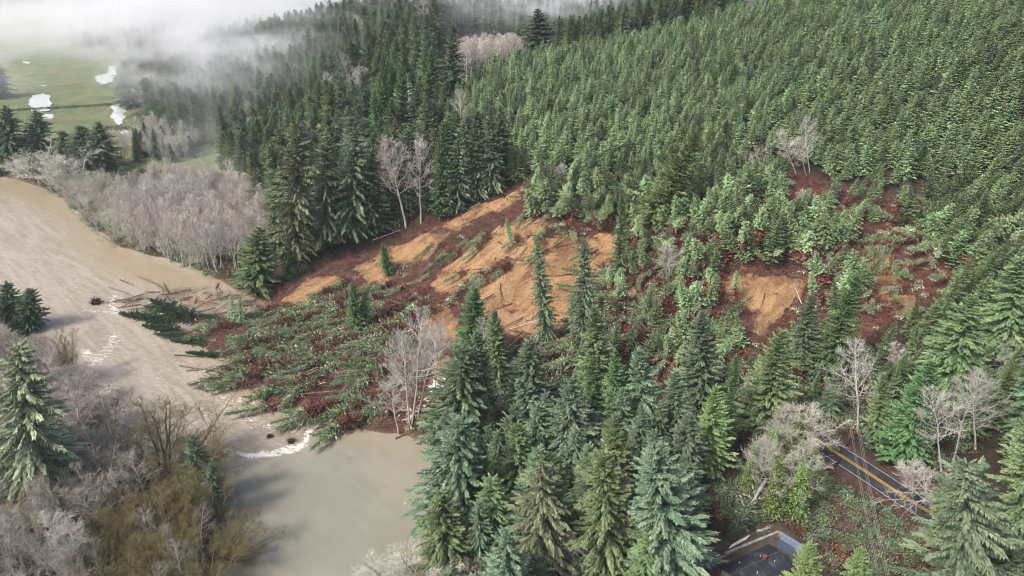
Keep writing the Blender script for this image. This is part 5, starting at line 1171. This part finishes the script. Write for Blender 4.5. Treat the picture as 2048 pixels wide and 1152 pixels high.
for k, (x, y, lb) in enumerate(((600,792,'red scrap at the lower edge of the slide lobe'), (1775 // 1, 486, 'red torn scrap on the upper sandy patch'), (800,660,'red soil stained scrap on the lobe'), (1415,450,'red torn scrap under the displaced block'), (878,752,'orange red board above the white panels'))):
    sheet(x, y, 1.8, 1.3, M_red, lb, 'debris_scrap', 'wreckage', None, .4, .8)
sheet(960, 792, 2.0, 1.4, simple('blue_tarp', (.03, .09, .32), .5), 'small blue tarp between the dark spruces', 'tarp', 'tarp', None, .1, 1.0)
# mud bar in the shallows
V = [(0, 0, .16)]; n = 26
cm = at_z(425, 761, 0)
for k in range(n):
    a = k * 6.283 / n; r = 1 + .18 * math.sin(3 * a + 1) + .1 * math.sin(7 * a); V.append((math.cos(a) * 4.6 * r, math.sin(a) * 2.6 * r, -.06))
mb = build('mud_bar', V, [(0, 1 + k, 1 + (k + 1) % n) for k in range(n)], simple('wet_mud', (.30, .165, .09), .5, noise=(1, .25))); mb.location = (*cm, 0); mb['kind'] = 'structure'

# ------------------------------------------------------------------ brush and litter: nobody could count it
def clump(seed, n, kind, mats, up=.5, L=(.5, 1.6), Wd=(.03, .09), spread=1.4, flat=.4):
    g = np.random.default_rng(seed); P = g.normal(0, spread, (n, 3)); P[:, 2] = np.abs(P[:, 2]) * flat; a = g.random(n) * 6.28; D = nrm(np.stack([np.cos(a), np.sin(a), g.normal(up, .4, n)], -1))
    v, f = kites(P, D, g.uniform(*L, n), g.uniform(*Wd, n), rg=g, sag=.1); return mesh_np(kind, v, f, mats, attrs={'var': np.repeat(g.random(n), 4)})
def twiggy(seed, n, kind, mats, L=(1.5, 4.5), r=.035, up=.15, spread=1.6):
    g = np.random.default_rng(seed); P = g.normal(0, spread, (n, 3)); P[:, 2] = np.abs(P[:, 2]) * .35; a = g.normal(0, .8, n) + (g.random(n) < .5) * 3.14; D = nrm(np.stack([np.cos(a), np.sin(a), g.normal(up, .3, n)], -1))
    v, f = tubes(P, P + D * g.uniform(*L, n)[:, None], np.full(n, r), np.full(n, r * .4), 3); return mesh_np(kind, v, f, mats, attrs={'var': np.repeat(g.random(n), 6)})
def scat_all(poly, step, world=False): return scatter(poly, step, world=world, avoid=0)
def lay_stuff(name, src, P, smin, smax, label, cat, az=None):
    n = len(P); s = rng.uniform(smin, smax, n); stuff_points(name, src, P, np.stack([rng.normal(0, .12, n), rng.normal(0, .12, n), rng.uniform(0, 6.28, n) if az is None else rng.normal(az, .5, n)], -1), np.stack([s, s, s], -1), label, cat)
sp = scatter(SLIDE, 2.4, world=True); sp = sp[(bil(m_sand, sp[:, 0], sp[:, 1]) + rng.normal(0, .22, len(sp))) < .60]
slash = [clump(700, 170, 'slash', [LEAF['rust']], L=(.3, 1.2), Wd=(.02, .05), flat=.25, up=.2), clump(701, 170, 'slash', [LEAF['rust']], up=.1, L=(.3, 1.4), Wd=(.02, .05), flat=.25), clump(702, 140, 'slash', [LEAF['brown']], up=.2, L=(.4, 1.4), Wd=(.02, .05), flat=.25), twiggy(703, 40, 'slash', [LEAF['brown']], r=.055), twiggy(704, 40, 'slash', [LEAF['rust']], r=.05), clump(705, 90, 'slash', [LEAF['felled']], L=(.5, 1.3), Wd=(.08, .2), spread=1.0)]
pk = rng.choice(6, len(sp), p=[.20, .18, .16, .21, .15, .10]); s_ = rng.uniform(.6, 1.15, len(sp))
stuff_points('slash_litter', slash, sp, np.stack([rng.normal(0, .15, len(sp)), rng.normal(0, .15, len(sp)), rng.normal(.75, .6, len(sp))], -1), np.stack([s_] * 3, -1), 'red brown litter of dead twigs and torn branches covering the slide', 'litter', pick=pk)
shr = [clump(720, 260, 'shrub', [LEAF['dark']], L=(.35, .8), Wd=(.1, .22), spread=1.1, flat=.8), clump(721, 240, 'shrub', [LEAF['olive']], L=(.35, .8), Wd=(.08, .2), spread=1.1, flat=.7), clump(722, 160, 'shrub', [LEAF['brown']], up=1.2, L=(.7, 1.8), Wd=(.02, .05), spread=.9), clump(723, 220, 'shrub', [LEAF['green']], L=(.35, .8), Wd=(.1, .2), spread=1.0, flat=.8),
       clump(724, 110, 'shrub', [LEAF['rust']], up=.2, L=(.4, .9), Wd=(.06, .14)), clump(725, 150, 'shrub', [LEAF['lime']], L=(.25, .5), Wd=(.08, .16), spread=.9, flat=1.0)]
def shrubs(name, P, w, smin, smax, label):
    pk = rng.choice(6, len(P), p=np.array(w) / sum(w)); s = rng.uniform(smin, smax, len(P))
    stuff_points(name, shr, P, np.stack([rng.normal(0, .1, len(P)), rng.normal(0, .1, len(P)), rng.uniform(0, 6.28, len(P))], -1), np.stack([s] * 3, -1), label, 'undergrowth', pick=pk)
shrubs('brush', np.concatenate([scatter([(1440,1040),(1400,980),(1480,930),(1600,900),(1660,930),(1720,960),(1830,1030),(1900,1080),(1880,1250),(1640,1250),(1640,1110),(1570,1040)], 2.3), scatter([(1620,830),(1700,800),(1860,860),(1900,960),(1830,960),(1720,890),(1640,860)], 2.5)]), [2, 2.5, 3, 1, 2, .45], .6, 1.15, 'tangled brown and olive brush on the slope between road and yard')
shrubs('undergrowth', np.concatenate([scatter([(860,860),(1000,740),(1200,720),(1500,740),(1700,760),(1850,700),(2048,600),(2300,700),(2300,900),(1900,900),(1640,830),(1500,880),(1390,980),(1380,1300),(850,1300)], 4.2), scatter([(-200,720),(60,720),(240,880),(330,970),(440,1040),(420,1300),(-350,1350)], 4.5),
       scatter([(90,365),(250,330),(560,500),(530,570),(430,560),(330,525),(240,500),(150,430)], 5.0), scatter([(560,530),(800,450),(1030,345),(980,300),(800,380),(560,470)], 4.0)]), [3, 2, 2.5, 1.5, 2, .1], .8, 1.7, 'low shrubs, ferns and dead stems under the trees')

jp = scat_w(JAM, 2.6); jp = jp[rng.random(len(jp)) < .8]; jp[:, 2] = .1
stuff_points('drift_twigs', [twiggy(730, 40, 'drift', [LEAF['brown']]), clump(731, 70, 'drift', [LEAF['dark']], L=(.4, 1.2)), twiggy(732, 36, 'drift', [WOOD['lichen']], L=(1, 3)), clump(733, 80, 'drift', [LEAF['rust']])], jp, np.stack([rng.normal(0, .1, len(jp)), rng.normal(0, .1, len(jp)), rng.uniform(0, 6.28, len(jp))], -1), np.stack([rng.uniform(.5, .95, len(jp))] * 3, -1), 'twigs and brush caught between the logs of the jam', 'drift')

hp = np.concatenate([np.array([[*at_z(x, 222 - (x - 0) * .062 + rng.normal(0, .6), 1.6), 1.5] for x in np.arange(-60, 238, 2.2)]), np.array([[*at_z(x, 256 + rng.normal(0, 2.0), 1.6), 1.4] for x in np.arange(205, 262, 1.6)])])
shrubs('hedge_row', hp, [1, 2, 3, .5, 2, 0], .5, 1.0, 'low dark hedge and ditch line crossing the flooded pasture')

def clod(seed, m):
    g = np.random.default_rng(seed); V = []; F = []; o = 0
    for q in range(26):
        c = g.normal(0, 1.4, 3); c[2] = 0; r = abs(g.normal(.12, .14)) + .05; k = 6
        for a, zz in ((0, .0), (1, .55)):
            for j in range(k): rr = r * (1 if a == 0 else .6) * g.uniform(.7, 1.2); V.append((c[0] + math.cos(j * 1.047) * rr, c[1] + math.sin(j * 1.047) * rr, zz * r * g.uniform(.8, 1.3) - (.15 if a == 0 else 0)))
        V.append((c[0], c[1], r * .8))
        for j in range(k): F.append((o + j, o + (j + 1) % k, o + k + (j + 1) % k, o + k + j)); F.append((o + k + j, o + k + (j + 1) % k, o + 2 * k, o + 2 * k))
        o += 2 * k + 1
    me = bpy.data.meshes.new('clods'); me.from_pydata(V, [], [tuple(dict.fromkeys(f)) for f in F]); me.materials.append(m); me.update(); return me
M_cl = simple('soil_clods', (.33, .19, .095), .95, noise=(1.5, .35)); M_cd = simple('dark_clods', (.075, .04, .028), .95, noise=(1.5, .4))
cp_ = scatter(SLIDE, 6.0, world=True); cp_ = cp_[(bil(m_sand, cp_[:, 0], cp_[:, 1]) > .25)]
stuff_points('soil_clods', [clod(800, M_cl), clod(801, M_cl), clod(802, M_cd), clump(803, 50, 'slash', [LEAF['rust']], L=(.3, 1.0), Wd=(.02, .05), flat=.15, up=.1), twiggy(804, 12, 'slash', [LEAF['brown']], r=.05)], cp_, np.stack([np.zeros(len(cp_)), np.zeros(len(cp_)), rng.uniform(0, 6.28, len(cp_))], -1),
    np.stack([rng.uniform(.5, 1.2, len(cp_))] * 3, -1), 'clods of soil, stones and twigs on the bare sandy scars', 'soil', pick=rng.choice(5, len(cp_), p=[.2, .2, .25, .20, .15]))
realise(); auto_label()

# ------------------------------------------------------------------ air: even haze and drifting mist banks
def box_obj(name, a, b, m):
    V = [(x, y, z) for z in (a[2], b[2]) for x, y in ((a[0], a[1]), (b[0], a[1]), (b[0], b[1]), (a[0], b[1]))]
    return build(name, V, [(0, 3, 2, 1), (4, 5, 6, 7), (0, 1, 5, 4), (1, 2, 6, 5), (2, 3, 7, 6), (3, 0, 4, 7)], m)
def vol_mat(name, col, dens):
    m = bpy.data.materials.new(name); m.use_nodes = True; t = m.node_tree; t.nodes.remove(t.nodes['Principled BSDF']); v = t.nodes.new('ShaderNodeVolumePrincipled')
    v.inputs['Color'].default_value = (*col, 1); v.inputs['Density'].default_value = dens; v.inputs['Anisotropy'].default_value = .0; t.links.new(v.outputs[0], t.nodes['Material Output'].inputs['Volume']); return m, t, v
mh, _, _ = vol_mat('haze_air', (.80, .87, .95), .00007)
hz = box_obj('haze', (-2700, -400, -4.2), (2700, 3700, 230), mh); hz['kind'] = 'stuff'; hz['label'] = 'thin even haze over the whole valley'
ZMAX = float(ZG.max())

def mist(c, r, dens, seed, scale=2.2, lo=.42, hi=.72, label='drifting white mist'):
    m, t, v = vol_mat('mist_vapour', (.97, .98, 1.0), 1.0); tc = t.nodes.new('ShaderNodeTexCoord')
    n = t.nodes.new('ShaderNodeTexNoise'); n.inputs['Scale'].default_value = scale; n.inputs['Detail'].default_value = 4; n.inputs['Roughness'].default_value = .6; n.noise_dimensions = '4D'; n.inputs['W'].default_value = seed; t.links.new(tc.outputs['Object'], n.inputs['Vector'])
    L = t.nodes.new('ShaderNodeVectorMath'); L.operation = 'LENGTH'; t.links.new(tc.outputs['Object'], L.inputs[0])
    f = t.nodes.new('ShaderNodeMapRange'); f.interpolation_type = 'SMOOTHSTEP'; f.inputs[1].default_value = 1.0; f.inputs[2].default_value = .25; t.links.new(L.outputs['Value'], f.inputs[0])
    g = t.nodes.new('ShaderNodeMapRange'); g.interpolation_type = 'SMOOTHSTEP'; g.inputs[1].default_value = lo; g.inputs[2].default_value = hi; t.links.new(n.outputs['Fac'], g.inputs[0])
    a = t.nodes.new('ShaderNodeMath'); a.operation = 'MULTIPLY'; t.links.new(f.outputs[0], a.inputs[0]); t.links.new(g.outputs[0], a.inputs[1])
    b = t.nodes.new('ShaderNodeMath'); b.operation = 'MULTIPLY'; b.inputs[1].default_value = dens; t.links.new(a.outputs[0], b.inputs[0]); t.links.new(b.outputs[0], v.inputs['Density'])
    m.cycles.volume_step_rate = 1.0
    V = []; F = []; nu, nv = 20, 11
    for j in range(nv):
        for i in range(nu):
            p = math.pi * (j + .5) / nv; V.append((math.sin(p) * math.cos(i * 6.2832 / nu), math.sin(p) * math.sin(i * 6.2832 / nu), math.cos(p)))
    V += [(0, 0, 1), (0, 0, -1)]
    for j in range(nv - 1):
        for i in range(nu): F.append((j * nu + i, (j + 1) * nu + i, (j + 1) * nu + (i + 1) % nu, j * nu + (i + 1) % nu))
    for i in range(nu): F.append((nu * nv, i, (i + 1) % nu)); F.append((nu * nv + 1, (nv - 1) * nu + (i + 1) % nu, (nv - 1) * nu + i))
    o = build('mist', V, F, m); o.location = c; o.scale = r; tag(o, label, 'mist', kind='stuff'); return o
mist((-450, 1060, 70), (360, 380, 105), .024, 1.3, 3.4, .38, .62, 'thick white mist over the far pasture')
mist((-60, 900, 75), (420, 260, 70), .022, 4.7, 4.2, .42, .62, 'bluish mist behind the forest')
mist((-500, 620, 45), (170, 190, 50), .012, 7.1, 2.2, .38, .7, 'mist at the left edge of the pasture')
mist((-250, 640, 45), (150, 140, 50), .018, 9.9, 3.0, .40, .66, 'mist rolling down onto the pasture edge')
mist((-208, 478, 18), (48, 55, 26), .007, 12.5, 1.6, .32, .7, 'thin mist in the forest opening')
mist((-165, 385, 24), (50, 45, 18), .0035, 15.2, 1.8, .35, .7, 'thin wisp over the alder stand')
mist((20, 600, 100), (110, 60, 30), .020, 18.8, 3.4, .40, .68, 'mist behind the pink grove')
mist((-190, 520, 55), (110, 120, 40), .0035, 21.1, 2.2, .34, .7, 'faint mist among the forest tops')
mist((-110, 620, 70), (130, 90, 30), .006, 25.5, 3.0, .42, .68, 'light wisps over the ridge forest')
